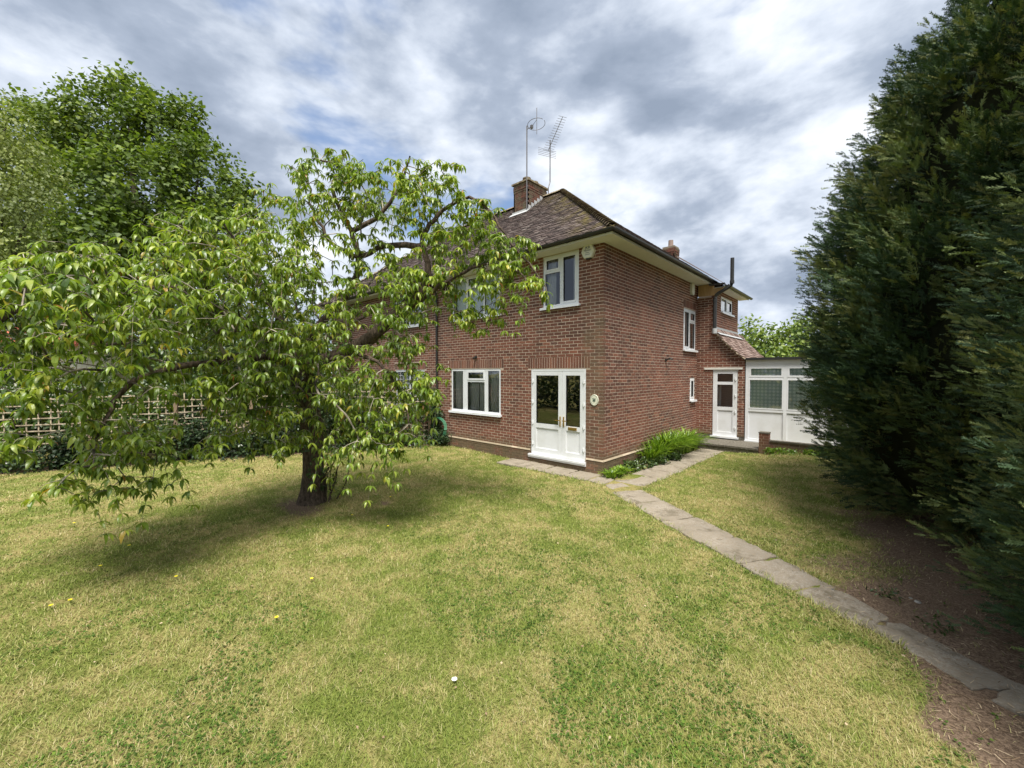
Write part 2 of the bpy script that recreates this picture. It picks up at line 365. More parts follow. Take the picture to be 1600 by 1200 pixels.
def rvec(n): return unit(rng.normal(size=(n, 3)))
def vnoise(P, s, off=0.0):
    return np.array([mnoise.noise(Vector((p[0]*s+off, p[1]*s-off, p[2]*s+off*.5))) for p in P])

# ------------------------------------------------------------------ ground
PATH = [np.array(p) for p in [(.72, -.62), (1.36, -1.05), (2.37, -1.70), (3.1, -2.15), (3.62, -2.47), (4.15, -2.83), (4.55, -3.06), (4.95, -3.34), (5.45, -3.66), (6.6, -4.40), (8.6, -5.5)]]
PWID = [.66, .66, .62, .60, .62, .50, .40, .38, .42, .48, .55]
def dist_path(x, y):
    best = np.full(np.shape(x), 9.0); sgn = np.zeros(np.shape(x))
    for (a, b, w0, w1) in zip(PATH[:-1], PATH[1:], PWID[:-1], PWID[1:]):
        d = b-a; L2 = d@d; t = np.clip(((x-a[0])*d[0]+(y-a[1])*d[1])/L2, 0, 1)
        q = np.hypot(x-a[0]-t*d[0], y-a[1]-t*d[1])-(w0+(w1-w0)*t)/2
        cr = d[0]*(y-a[1])-d[1]*(x-a[0])
        sgn = np.where(q < best, np.sign(cr), sgn); best = np.minimum(best, q)
    return best, sgn
def on_paving(x, y):
    q, _ = dist_path(x, y)
    q = np.minimum(q, np.maximum(np.maximum(-2.68-x, x-.75), np.maximum(-.68-y, y-.0)))
    q = np.minimum(q, np.maximum(np.maximum(.42-x, x-1.14), np.maximum(-.95-y, y-4.9)))
    q = np.minimum(q, np.maximum(np.maximum(.3-x, x-2.3), np.maximum(4.8-y, y-8.)))
    return q
def sstep(a, b, x):
    t = np.clip((x-a)/(b-a), 0, 1); return t*t*(3-2*t)
def soilmask(x, y):
    q, sg = dist_path(x, y)
    wob = .22*np.sin(x*3.1+y*2.3)+.15*np.sin(x*7.3-y*5.1)
    right = sstep(3.5, 5.2, x+wob-.12*np.maximum(y, 0))*sstep(3.4, 2.2, y)*(sg > 0)
    left = sstep(4.55, 5.0, x+.5*wob-.25*(y+3.6))*(sg <= 0)*sstep(.95, .55, q+.2*wob)
    bare = .85*np.exp(-(((x+2.6)/.75)**2+((y+5.35)/.35)**2))                   # worn patch at the cherry's foot
    bare += .6*np.exp(-(((x+1.7)/.25)**2+((y+4.3)/.16)**2))
    fence = sstep(.55, .15, fence_d(x, y))
    bedm = ((x > 0) & (x < .42) & (y > -.3) & (y < 5.0))*1.0
    return np.clip(np.maximum.reduce([right, left, bare, fence, bedm]), 0, 1)
FEN = [np.array(p) for p in [(-6.02, -.25), (-8.25, -4.55), (-10.35, -9.1), (-11.3, -11.2)]]
def fence_d(x, y):
    b = np.full(np.shape(x), 9.0)
    for p, q in zip(FEN[:-1], FEN[1:]):
        d = q-p; t = np.clip(((x-p[0])*d[0]+(y-p[1])*d[1])/(d@d), 0, 1)
        b = np.minimum(b, np.hypot(x-p[0]-t*d[0], y-p[1]-t*d[1]))
    return b
def hgt(x, y):
    z = .018*np.sin(x*.9+1)*np.cos(y*.8)+.009*np.sin(x*2.7+y*1.3)+.006*np.sin(x*5.1-y*4.3)
    z = z+.15*np.exp(-(((x-3.2)/1.2)**2+((y-4.6)/1.5)**2))
    z = z+.026*sstep(.0, .10, on_paving(x, y))-.018
    return z
def axis(lo, hi, st, far):
    a = np.arange(lo, hi+1e-6, st); o = [lo-st*1.35**k*3 for k in range(1, 20)]; o = [lo-q for q in np.geomspace(.5, far, 16)][::-1]
    p = [hi+q for q in np.geomspace(.5, far, 16)]
    return np.concatenate([o, a, p])
gx = axis(-12, 8.5, .11, 600); gy = axis(-12, 7, .11, 600)
XX, YY = np.meshgrid(gx, gy, indexing='ij'); ZZ = hgt(XX, YY)
nx, ny = XX.shape
gv = np.stack([XX, YY, ZZ], -1).reshape(-1, 3)
idx = np.arange(nx*ny).reshape(nx, ny)
gf = np.stack([idx[:-1, :-1], idx[1:, :-1], idx[1:, 1:], idx[:-1, 1:]], -1).reshape(-1, 4)
me = D.meshes.new('ground'); me.vertices.add(len(gv)); me.vertices.foreach_set('co', gv.astype(np.float32).reshape(-1))
me.loops.add(gf.size); me.loops.foreach_set('vertex_index', gf.astype(np.int32).reshape(-1))
me.polygons.add(len(gf)); me.polygons.foreach_set('loop_start', np.arange(len(gf), dtype=np.int32)*4); me.update(calc_edges=True)
me.polygons.foreach_set('use_smooth', [True]*len(gf))
at = me.attributes.new('soil', 'FLOAT', 'POINT'); at.data.foreach_set('value', soilmask(XX, YY).reshape(-1).astype(np.float32))
me.materials.append(M['ground']); link('ground', me, kind='structure')

# paving: each slab its own object
path = D.objects.new('garden_path', None); COL.objects.link(path); path['kind'] = 'structure'
def slab(corners, th=.05, top=.010):
    cs = [np.asarray(q, float)+rng.normal(size=2)*.010 for q in corners]; c = sum(cs)/4; tl = rng.normal(size=2)*.007; out = []
    for i in range(4):
        a, b = cs[i], cs[(i+1) % 4]; nrm = np.array([b[1]-a[1], a[0]-b[0]]); L = np.linalg.norm(nrm); nrm /= L; k = 6
        for j in range(k):
            t = j/k; e = 0 if j == 0 else rng.normal()*.014
            if j == 0: out.append(a+(c-a)*rng.uniform(.005, .045))
            else: out.append(a+(b-a)*t+nrm*e)
    n = len(out); V = [(q[0], q[1], top-th+(q-c)@tl) for q in out]+[(q[0], q[1], top-.009+(q-c)@tl) for q in out]+[(q[0]+(c[0]-q[0])*.025, q[1]+(c[1]-q[1])*.025, top+(q-c)@tl) for q in out]
    m = MB(); m.add(V, [(i, (i+1) % n, n+(i+1) % n, n+i) for i in range(n)]+[(n+i, n+(i+1) % n, 2*n+(i+1) % n, 2*n+i) for i in range(n)]+[tuple(2*n+i for i in range(n))])
    return m.build('paving_slab', 'conc', path)
def run_path():
    # walk along the centre line, cutting slabs of uneven length
    seg = [np.linalg.norm(b-a) for a, b in zip(PATH[:-1], PATH[1:])]; cum = np.concatenate([[0], np.cumsum(seg)])
    def pos(s):
        s = min(max(s, 0), cum[-1]-1e-6); i = min(np.searchsorted(cum, s, 'right')-1, len(seg)-1); t = (s-cum[i])/seg[i]
        return PATH[i]+(PATH[i+1]-PATH[i])*t, PWID[i]+(PWID[i+1]-PWID[i])*t
    def at(s):
        d = pos(s+.3)[0]-pos(s-.3)[0]; d /= np.linalg.norm(d); p, w_ = pos(s)
        return p, np.array([-d[1], d[0]]), w_
    s = .28
    while s < cum[-1]-.2:
        L = random.uniform(.62, .95); e = min(s+L, cum[-1])
        p, n, wd = at(s+.008); q, n2, w2 = at(e-.008); sk = random.uniform(-.04, .04)
        dd = (q-p)/np.linalg.norm(q-p)
        slab([p-n*wd/2-dd*sk, q-n2*w2/2-dd*sk, q+n2*w2/2+dd*sk, p+n*wd/2+dd*sk]); s = e
run_path()
x = -2.66
for L in (.62, .78, .66, .60, .42):
    slab([(x+.01, -.64+random.uniform(-.02, .02)), (x+L-.01, -.67+random.uniform(-.02, .02)), (x+L-.01, -.03), (x+.01, -.03)]); x += L
slab([(.44, -.70), (.95, -1.1), (1.30, -.62), (.62, -.32)], top=.008)
y = -.30
for L in (.72, .80, .66, .9, .74, .68, .58):
    dx = .04*random.uniform(-1, 1)+.02*y
    slab([(.46+dx, y+.01), (1.12+dx, y+.03), (1.12+dx, y+L-.01), (.46+dx, y+L-.01)]); y += L

# ------------------------------------------------------------------ house walls
def TF(u, d, z): return np.array([u, -d, z])          # front wall: u along +X, d outwards
def TS(u, d, z): return np.array([d, u, z])           # side wall (X = 0): u along +Y, d outwards
def TR(u, d, z, X0=0, Y0=6.05): return np.array([u, Y0-d, z])
def TB(u, d, z): return np.array([.52+d, u, z])       # side of the upper rear block
def tbox(m, T, u0, u1, d0, d1, z0, z1, r=0.0): m.box(T(u0, d0, z0), T(u1, d1, z1), r)
PITCHB, COURSE = .225, .075
def brick_rows(T, L, z0, z1, opens, odd=0, umin=0.0, clip=None, quoin=True, soldier=()):
    """all bricks of a wall face as (u0,u1,z0,z1); openings are cut out"""
    out = []
    nrow = int(round((z1-z0)/COURSE))
    for k in range(nrow):
        za = z0+k*COURSE; zb = za+.0585; par = (k+odd) % 2
        a = umin+(0 if par == 0 else .1125); Le = L
        if clip: 
            c0, c1 = clip(zb); a0 = max(umin, c0); Le = min(L, c1)
        else: a0 = umin if par == 0 or not quoin else umin+.1125
        iv = [(a0, Le)]
        for (o0, o1, q0, q1) in list(opens)+list(soldier):
            if zb > q0+.004 and za < q1-.004:
                nv = []
                for p, q in iv:
                    if o1 <= p or o0 >= q: nv.append((p, q)); continue
                    if o0 > p: nv.append((p, o0))
                    if o1 < q: nv.append((o1, q))
                iv = nv
        for p, q in iv:
            j = math.floor((p-a)/PITCHB)
            while True:
                b0 = a+j*PITCHB; b1 = b0+.2095
                if b0 >= q: break
                c0, c1 = max(b0, p), min(b1, q)
                if c1-c0 > .035: out.append((c0, c1, za, zb))
                j += 1
    for (o0, o1, q0, q1) in soldier:
        n = int(round((o1-o0)/.075)); st = (o1-o0)/n
        for i in range(n): out.append((o0+i*st+.007, o0+(i+1)*st-.007, q0+.007, q1-.007))
    return out
def mortar(T, m, L, z0, z1, opens, d=-.0032, umin=0.0, th=.10):
    us = sorted({umin, L, *[v for o in opens for v in o[:2] if umin < v < L]}); zs = sorted({z0, z1, *[v for o in opens for v in o[2:] if z0 < v < z1]})
    for a, b in zip(us[:-1], us[1:]):
        run = None
        for c, e in zip(zs[:-1], zs[1:]):
            mu, mz = (a+b)/2, (c+e)/2
            if any(o[0] < mu < o[1] and o[2] < mz < o[3] for o in opens): continue
            tbox(m, T, a, b, d-th, d, c, e)
pool = []      # (T, brick) candidates for single bricks
def lay(T, rows, mb, d0=-.10, cand=True):
    for b in rows:
        jit = rng.uniform(-.0015, .0015)
        if cand: pool.append((T, b, jit, mb, d0))
        else: tbox(mb, T, b[0], b[1], d0, jit, b[2], b[3], rng.random())

house = thing('brick_house', 'red brick two storey house with white double doors and brown tiled hipped roof', 'house', (0, 0, 0))
wt = .30
PL = .30                                        # top of the plinth
front_open = [(-2.05, -.44, .19, 2.345), (-5.24, -3.13, 1.10, 2.37), (-1.68, -.64, 3.83, 5.075), (-5.18, -3.15, 3.84, 5.075)]
front_sold = [(-2.16, -.33, 2.36, 2.632), (-5.35, -3.02, 2.385, 2.632)]
side_open = [(4.80, 5.88, 2.97, 4.25), (5.42, 5.84, 1.38, 2.105)]
side_sold = [(4.75, 5.93, 4.27, 4.507)]
ret_open = [(.49, 1.21, .24, 2.36)]
wall = MB()
XL = -5.92
fo = [(a-XL, b-XL, c, d) for a, b, c, d in front_open]
mortar(TF, wall, -.005, PL, 5.12, front_open, umin=XL)
mortar(TS, wall, 6.05, PL, 5.12, side_open, umin=.1055)
mortar(TR, wall, 1.40, PL, 2.72, ret_open, umin=0.0)
wall_o = wall.build('wall', 'mortar', house)
pl = MB()                                       # plinth course bedding and cement fillet
pl.box((XL, .0, -.1), (-2.05, -.018, PL-.014)); pl.box((-2.05, .0, -.1), (-.44, -.018, .175)); pl.box((-.44, .0, -.1), (.018, -.018, PL-.014))
pl.box((.0, .0, -.1), (.018, 6.05, PL-.014))
pl.build('plinth', 'mortar', house)
fl = MB()
for a, b in ((XL, -2.07), (-.42, .03)):
    fl.add([(a, -.036, PL-.012), (b, -.036, PL-.012), (b, 0, PL+.022), (a, 0, PL+.022), (a, 0, PL-.012), (b, 0, PL-.012)], [(0, 1, 2, 3), (0, 4, 5, 1), (0, 3, 4), (1, 5, 2)])
fl.add([(.036, -.036, PL-.012), (.036, 6.04, PL-.012), (0, 6.04, PL+.022), (0, 0, PL+.022), (0, -.0, PL-.012), (0, 6.04, PL-.012)], [(0, 1, 2, 3), (0, 4, 5, 1), (0, 3, 4), (1, 5, 2)])
fl.build('cement_fillet', 'plaster', house)
bw = MB()
# front: u = X, corner at X=0 -> mirror the bond so it starts from the corner
TFm = lambda u, d, z: np.array([-u, -d, z])
mir = lambda L: [(-b, -a, c, d) for a, b, c, d in L]
lay(TFm, brick_rows(TFm, -XL, PL+.01, 5.12, mir(front_open), 0, 0.0, soldier=mir(front_sold)), bw)
lay(TS, brick_rows(TS, 6.05, PL+.01, 5.12, side_open, 1, 0.0, soldier=side_sold), bw)
TFp = lambda u, d, z: np.array([.026-u, -.026-d, z]); TSp = lambda u, d, z: np.array([.026+d, -.026+u, z])
lay(TFp, brick_rows(TFp, -XL, -.075, PL-.02, [(.44+.026, 2.05+.026, .18, 9)], 0), bw)
lay(TSp, brick_rows(TSp, 6.07, -.075, PL-.02, [], 1), bw)
def gable(z):    # the return wall under the catslide roof: full height block, then the sloping verge with a kicked foot
    if z < 2.66: return (0.0, 1.40)
    t = min(1.0, max(0.0, (z-2.66)/(3.55-2.66))); return (0.0, 1.40-.88*(t**.82))
lay(TR, brick_rows(TR, 1.40, PL-.02, 2.66, ret_open, 0, quoin=False), bw)
lay(TR, brick_rows(TR, 1.40, 2.66, 4.70, [], 0, clip=lambda z: gable(z) if z < 3.55 else (0, .52)), bw)
gm = MB()
zs = np.linspace(2.72, 3.55, 9)
for a, b in zip(zs[:-1], zs[1:]):
    gm.add([TR(0, -.005, a), TR(gable(a)[1]-.02, -.005, a), TR(gable(b)[1]-.02, -.005, b), TR(0, -.005, b)], [(0, 1, 2, 3)])
gm.box((0, 6.055, 3.55), (.515, 6.25, 4.72)); gm.box((.40, 6.255, 3.4), (.515, 6.72, 5.0)); gm.box((.40, 8.08, 3.4), (.515, 8.80, 5.0)); gm.box((.40, 6.72, 3.4), (.515, 8.08, 4.27)); gm.box((.40, 6.72, 4.80), (.515, 8.08, 5.0))
gm.box((0, 8.80, 0), (.515, 8.85, 5.0)); gm.box((1.30, 6.16, 0), (1.39, 9.3, 2.72)); gm.box((0, 9.3, 0), (1.39, 9.35, 2.72))
gm.build('wall', 'mortar', house)
lay(TB, brick_rows(TB, 8.80, 3.46, 4.98, [(6.72, 8.08, 4.28, 4.795)], 0, umin=6.05), bw)
pl2 = MB(); pl2.box((.02, 6.05, -.1), (.47, 6.032, .26)); pl2.box((1.23, 6.05, -.1), (1.415, 6.032, .26)); pl2.box((.47, 6.05, -.1), (1.23, 6.032, .23)); pl2.build('plinth', 'stepconc', house)
# the 300 bricks that show largest become single objects, the rest is one part
def pscore(T, b):
    p = T((b[0]+b[1])/2, 0, (b[2]+b[3])/2); v = p-CAM; dp = v@FW
    nrm = T(0, 1, 0)-T(0, 0, 0); r2 = v@v
    return (b[1]-b[0])*abs(v@nrm)/math.sqrt(r2)/r2
def inview(p):
    v = p-CAM; dp = v@FW; return abs(v@RT)/dp*F < 800 and abs(v@UP)/dp*F < 600
pool.sort(key=lambda q: -pscore(q[0], q[1])*((q[1][3] > .07) and q[0](q[1][0], 0, q[1][2])[2] < 9))
cache = {}
for i, (T, b, jit, mb, d0) in enumerate(pool):
    if i < 295:
        du, dz = round(b[1]-b[0], 3), round(b[3]-b[2], 3); ori = 0 if T in (TFm, TR, TFp) else 1
        key = (du, dz, ori, i % 3)
        if key not in cache:
            m = MB()
            e = .1
            if ori == 0: m.box((-du/2, 0, 0), (du/2, e, dz))
            else: m.box((-e, -du/2, 0), (0, du/2, dz))
            # knocked arrises: nudge corners a little
            m.v = [(x+rng.uniform(-.0015, .0015), y+rng.uniform(-.001, .001), z+rng.uniform(-.0015, .0015)) for x, y, z in m.v]
            me = D.meshes.new('brick'); me.from_pydata(m.v, [], m.f); me.materials.append(M['brick']); cache[key] = me
        link('brick', cache[key], wall_o, loc=T((b[0]+b[1])/2, jit, b[2]))
    else: tbox(mb, T, b[0], b[1], d0, jit, b[2], b[3], rng.random())
bw.build('brickwork', 'brick', wall_o, kind='stuff')

# rooms behind the windows
rm = MB()
rm.box((XL+.1, 3.6, .15), (-.12, 3.65, 2.55)); rm.box((-2.6, .35, .15), (-2.55, 3.6, 2.55))
rm.box((XL+.1, 3.6, 2.7), (-.12, 3.65, 5.1)); rm.box((-2.6, .35, 2.7), (-2.55, 3.6, 5.1)); rm.box((XL+.1, .11, .15), (XL+.14, 3.6, 5.1))
rm.box((XL+.1, .11, 2.55), (-.12, 8.7, 2.68)); rm.box((XL+.1, .11, 5.05), (-.12, 6.0, 5.10)); rm.box((-1.6, 3.7, .15), (-1.55, 8.6, 2.5)); rm.box((-1.6, 3.7, 2.7), (-1.55, 8.6, 5.05))
rm.box((-1.0, 6.2, .15), (1.25, 6.25, .16)); rm.box((-.6, 7.0, .2), (1.2, 7.05, 2.5)); rm.box((-.05, 6.26, .2), (.0, 7.0, 2.5)); rm.box((1.24, 6.26, .2), (1.28, 7.0, 2.5)); rm.box((-.6, 6.3, 2.5), (1.25, 8.0, 2.52))
rm.build('room', 'inner', house)
r2 = MB(); r2.box((XL+.1, .12, .1), (-.12, 8.7, .15)); r2.box((-.1, 6.2, .1), (1.28, 9.2, .16)); r2.build('floor', 'floorboard', house)
bk = MB(); bk.box((XL, 8.70, 0), (0, 8.78, 5.12)); bk.build('wall', 'brick', house)

# windows -----------------------------------------------------------
def ring(m, T, u0, u1, z0, z1, wd, d0, d1):
    tbox(m, T, u0, u1, d0, d1, z0, z0+wd); tbox(m, T, u0, u1, d0, d1, z1-wd, z1)
    tbox(m, T, u0, u0+wd, d0, d1, z0+wd, z1-wd); tbox(m, T, u1-wd, u1, d0, d1, z0+wd, z1-wd)
def curtain(T, parent, u0, u1, z0, z1, d, mt, folds=9, amp=.018):
    m = MB(); n = folds*4
    for i in range(n):
        a, b = u0+(u1-u0)*i/n, u0+(u1-u0)*(i+1)/n
        da, db = d+amp*math.sin(i*math.pi/2), d+amp*math.sin((i+1)*math.pi/2)
        m.add([T(a, da, z0), T(b, db, z0), T(b, db, z1), T(a, da, z1)], [(0, 1, 2, 3)])
    return m.build('curtain', mt, parent, smooth=True)
def window(T, parent, u0, u1, z0, z1, lights, sill=.06, name='window', label=None, d1=-.012, sd=.07, cills=True):
    fr = MB(); ring(fr, T, u0, u1, z0, z1, .055, -.075, d1)
    for kind, a, b, c, e in lights:
        if kind == 'bar': tbox(fr, T, a, b, -.072, d1-.002, c, e)
    w_ = fr.build(name, 'upvc', parent, label)
    for kind, a, b, c, e in lights:
        if kind == 'bar': continue
        if kind == 'sash':
            s = MB(); ring(s, T, a, b, c, e, .045, -.06, d1+.010); s.build('sash', 'upvc', w_)
            bd = MB(); ring(bd, T, a+.0445, b-.0445, c+.0445, e-.0445, .006, -.05, d1+.004); bd.build('seal', 'black', w_)
            a, b, c, e = a+.045, b-.045, c+.045, e-.045
        else:
            bd = MB(); ring(bd, T, a, b, c, e, .006, -.05, d1-.006); bd.build('seal', 'black', w_)
        p = MB(); p.add([T(a, -.035, c), T(b, -.035, c), T(b, -.035, e), T(a, -.035, e)], [(0, 1, 2, 3)])
        p.build('pane', 'glass', w_)
    if cills:
        s = MB(); tbox(s, T, u0-.06, u1+.06, -.04, sd, z0-.045, z0-.002); tbox(s, T, u0-.06, u1+.06, sd-.012, sd+.004, z0-.06, z0-.0455); s.build('sill', 'upvc', w_)
    return w_
H_ = .055
# ground floor front window
u0, u1, z0, z1 = -5.23, -3.14, 1.11, 2.365
a1, b1 = onY(724, 600)[0], onY(730, 600)[0]; a2, b2 = onY(756.5, 600)[0], onY(761, 600)[0]
w1 = window(TF, house, u0, u1, z0, z1, [('bar', a1-.03, b1-.0, z0+H_, z1-H_), ('bar', a2, b2+.03, z0+H_, z1-H_), ('bar', b1, a2, 1.99, 2.05),
    ('pane', u0+H_, a1-.03, z0+H_, z1-H_), ('pane', b2+.03, u1-H_, z0+H_, z1-H_), ('pane', b1, a2, z0+H_, 1.99), ('sash', b1, a2, 2.05, z1-H_)])
curtain(TF, w1, u0+.05, u0+.50, 1.14, 2.33, -.12, 'curtain', 6, .012); curtain(TF, w1, u1-.95, u1-.06, 1.14, 2.33, -.12, 'curtain', 10, .012); curtain(TF, w1, u0+.55, u1-1.0, 1.14, 1.95, -.14, 'curtain', 7, .010)
# first floor right window
u0, u1, z0, z1 = -1.67, -.65, 3.84, 5.07; mu = onY(876, 440)[0]
w2 = window(TF, house, u0, u1, z0, z1, [('bar', mu-.03, mu+.03, z0+H_, z1-H_), ('bar', u0+H_, mu-.03, 4.66, 4.71), ('pane', u0+H_, mu-.03, z0+H_, 4.66),
    ('sash', u0+H_, mu-.03, 4.71, z1-H_), ('sash', mu+.03, u1-H_, z0+H_, z1-H_)])
curtain(TF, w2, u0+.05, u0+.30, 3.87, 5.03, -.13, 'curtain', 3, .012); curtain(TF, w2, u1-.22, u1-.05, 3.87, 5.03, -.13, 'curtain', 2, .012)
# first floor left window with pale blinds
u0, u1, z0, z1 = -5.17, -3.16, 3.85, 5.07
w3 = window(TF, house, u0, u1, z0, z1, [('bar', -4.55, -4.48, z0+H_, z1-H_), ('bar', -3.83, -3.76, z0+H_, z1-H_), ('bar', -4.48, -3.83, 4.70, 4.75),
    ('pane', u0+H_, -4.55, z0+H_, z1-H_), ('pane', -3.76, u1-H_, z0+H_, z1-H_), ('pane', -4.48, -3.83, z0+H_, 4.70), ('sash', -4.48, -3.83, 4.75, z1-H_)])
curtain(TF, w3, u0+.05, u1-.05, 3.88, 5.04, -.15, 'blind', 12, .006)
# side windows
u0, u1, z0, z1 = 4.81, 5.87, 2.98, 4.24
w4 = window(TS, house, u0, u1, z0, z1, [('bar', 5.30, 5.37, z0+H_, z1-H_), ('bar', 5.37, u1-H_, 3.83, 3.89), ('sash', u0+H_, 5.30, z0+H_, z1-H_), ('pane', 5.37, u1-H_, z0+H_, 3.83), ('sash', 5.37, u1-H_, 3.89, z1-H_)])
curtain(TS, w4, u0+.05, u1-.05, 3.0, 4.2, -.12, 'curtain', 8, .012)
window(TS, house, 5.43, 5.83, 1.39, 2.10, [('sash', 5.43+H_, 5.83-H_, 1.39+H_, 2.10-H_)])
window(TB, house, 6.74, 8.06, 4.29, 4.79, [('bar', 7.33, 7.40, 4.345, 4.735), ('pane', 6.795, 7.33, 4.345, 4.735), ('sash', 7.40, 8.005, 4.345, 4.735)])
bl = MB(); bl.box((.38, 6.75, 4.3), (.385, 8.05, 4.79)); bl.build('blind', 'blind', house)

# doors -------------------------------------------------------------
def leaf(T, parent, u0, u1, z0, z1, zr, wd=.10, nm='door', hinge_left=True, handle=True, letter=False, bars=None):
    m = MB(); d0, d1 = -.07, -.004
    ring(m, T, u0, u1, z0, z1, wd, d0, d1); tbox(m, T, u0+wd, u1-wd, d0, d1-.001, zr-.055, zr+.055)
    if bars: tbox(m, T, u0+wd, u1-wd, d0, d1-.001, bars-.045, bars+.045)
    # lower infill panel with a moulded edge
    tbox(m, T, u0+wd, u1-wd, d0+.01, d1-.022, z0+wd, zr-.055)
    o = m.build(nm, 'upvc', parent)
    e = MB(); ring(e, T, u0+wd+.0, u1-wd-.0, z0+wd, zr-.055, .014, d1-.0215, d1-.010); e.build('moulding', 'upvc', o)
    spans = [(zr+.055, z1-wd)] if not bars else [(zr+.055, bars-.045), (bars+.045, z1-wd)]
    for c, f_ in spans:
        s = MB(); ring(s, T, u0+wd, u1-wd, c, f_, .008, -.05, d1-.008); s.build('seal', 'black', o)
        p = MB(); p.add([T(u0+wd, -.035, c), T(u1-wd, -.035, c), T(u1-wd, -.035, f_), T(u0+wd, -.035, f_)], [(0, 1, 2, 3)]); p.build('pane', 'glass', o)
    uh = u0+.0 if hinge_left else u1
    for zz in np.linspace(z0+.22, z1-.25, 4):
        h = MB(); h.tube([T(uh, .012, zz-.045), T(uh, .012, zz+.045)], .013, 8); tbox(h, T, uh-.03, uh+.03, -.003, .008, zz-.03, zz+.03); h.build('hinge', 'upvc', o)
    if handle:
        uu = u1-wd*.45 if hinge_left else u0+wd*.45; sg = -1 if hinge_left else 1
        h = MB(); tbox(h, T, uu-.016, uu+.016, -.003, .008, zr+.03, zr+.27); tbox(h, T, uu-.009, uu+.009, .008, .045, zr+.165, zr+.185)
        tbox(h, T, uu-.009 if sg > 0 else uu-.12, uu+.12 if sg > 0 else uu+.009, .0455, .058, zr+.165, zr+.185); h.build('handle', 'brass', o)
    if letter:
        h = MB(); c = (u0+u1)/2; tbox(h, T, c-.13, c+.11, -.004, .006, zr-.034, zr+.034); tbox(h, T, c-.11, c+.09, .0065, .012, zr-.02, zr+.02); h.build('letter_plate', 'brass', o)
    return o
df = MB(); ring(df, TF, -2.045, -.445, .22, 2.34, .045, -.075, .0)
tbox(df, TF, -2.045, -.445, -.09, -.08, .22, .24)
dset = df.build('door_frame', 'upvc', house)
th = MB(); tbox(th, TF, -2.10, -.41, -.06, .075, .165, .212); tbox(th, TF, -2.10, -.41, .02, .06, .125, .163); th.build('threshold', 'upvc', dset)
us = onY(878, 640)[0]
zr = .92
leaf(TF, dset, -2.0, us-.003, .265, 2.295, zr+.02, .105, hinge_left=True)
leaf(TF, dset, us+.003, -.49, .265, 2.295, zr+.02, .105, hinge_left=False, letter=True)
df = MB(); ring(df, TR, .50, 1.20, .26, 2.355, .05, -.075, -.004); d2 = df.build('door_frame', 'upvc', house)
leaf(TR, d2, .551, 1.149, .31, 2.304, 1.13, .075, hinge_left=False, handle=False, bars=1.93)
th = MB(); tbox(th, TR, .44, 1.26, -.05, .07, .20, .255); th.build('threshold', 'upvc', d2)
ln = MB(); tbox(ln, TR, .24, 1.34, -.02, .035, 2.362, 2.425); ln.build('lintel', 'cream', house)
cu = MB(); cu.box((.56, 6.35, 1.2), (.66, 6.36, 1.9)); cu.build('curtain', 'blind', d2)

# roof ----------------------------------------------------------------
EZ, OV = 5.15, .5; RZ, RX, RY = 8.60, -3.9, 3.9
NX = -13.6                                   # far corner of the neighbour's wall
roofm = MB()
A, B_, C_, D_ = (OV, -OV, EZ), (OV, 8.3, EZ), (RX, RY, RZ), (XL, RY, RZ)
roofm.add([A, C_, D_, (XL, -OV, EZ)], [(0, 1, 2, 3)]); roofm.add([A, B_, C_], [(0, 1, 2)]); roofm.add([B_, (XL, 8.3, EZ), D_, C_], [(0, 1, 2, 3)])
roof = roofm.build('roof', 'tile', house)
def tiles(o, u, s, n, ulo, uhi, S, mb, gauge=.10, wd=.165, jit=1.0):
    """plain tiles on a slope; o origin at eave, u along, s up the slope, n normal; ulo/uhi give limits at distance t; returns specs"""
    o, u, s, n = map(lambda q: np.asarray(q, float), (o, u, s, n)); out = []
    k = 0; t = -.04
    while t < S:
        a, b = ulo(max(t, 0)+.05), uhi(max(t, 0)+.05)
        x = math.floor(a/wd)*wd+(wd/2 if k % 2 else 0)
        while x < b:
            if x+wd > a+.02 and x < b-.02:
                x0, x1 = max(x, a-.03), min(x+wd-.009, b+.03)
                if x1-x0 > .03:
                    c = o+u*(x0+x1)/2+s*(t+.08); lift = .016+rng.uniform(0, .013)*jit
                    sl = unit(s*.16-n*.018)
                    out.append((c+n*lift, u*(x1-x0)/2, sl*.085, unit(np.cross(u, sl))*.0065))
            x += wd
        k += 1; t += gauge
    return out
sl = np.array([0, RY+OV, RZ-EZ]); SL = np.linalg.norm(sl); s_f = sl/SL; n_f = np.array([0, -s_f[2], s_f[1]])
kx = (RX-OV)/SL
ft = tiles((0, -OV, EZ), (1, 0, 0), s_f, n_f, lambda t: XL, lambda t: OV+kx*t, SL, None)
s_s = np.array([-s_f[1], 0, s_f[2]]); n_s = np.array([s_f[2], 0, s_f[1]])
st = tiles((OV, 0, EZ), (0, 1, 0), s_s, n_s, lambda t: -OV-kx*t, lambda t: 8.3+kx*t, SL, None)
rest = MB()
ft.sort(key=lambda q: np.linalg.norm(q[0]-CAM)+(0 if inview(q[0]) and q[0][0] > -2.4 else 5))
for i, q in enumerate(ft):
    if i < 298:
        m = MB(); m.obox(np.zeros(3), q[1], q[2], q[3]); me = D.meshes.new('roof_tile'); me.from_pydata(m.v, [], m.f); me.materials.append(M['tile'])
        link('roof_tile', me, roof, loc=q[0])
    else: rest.obox(*q, r=rng.random())
for q in st: rest.obox(*q, r=rng.random())
rest.build('tiling', 'tile', roof, kind='stuff')
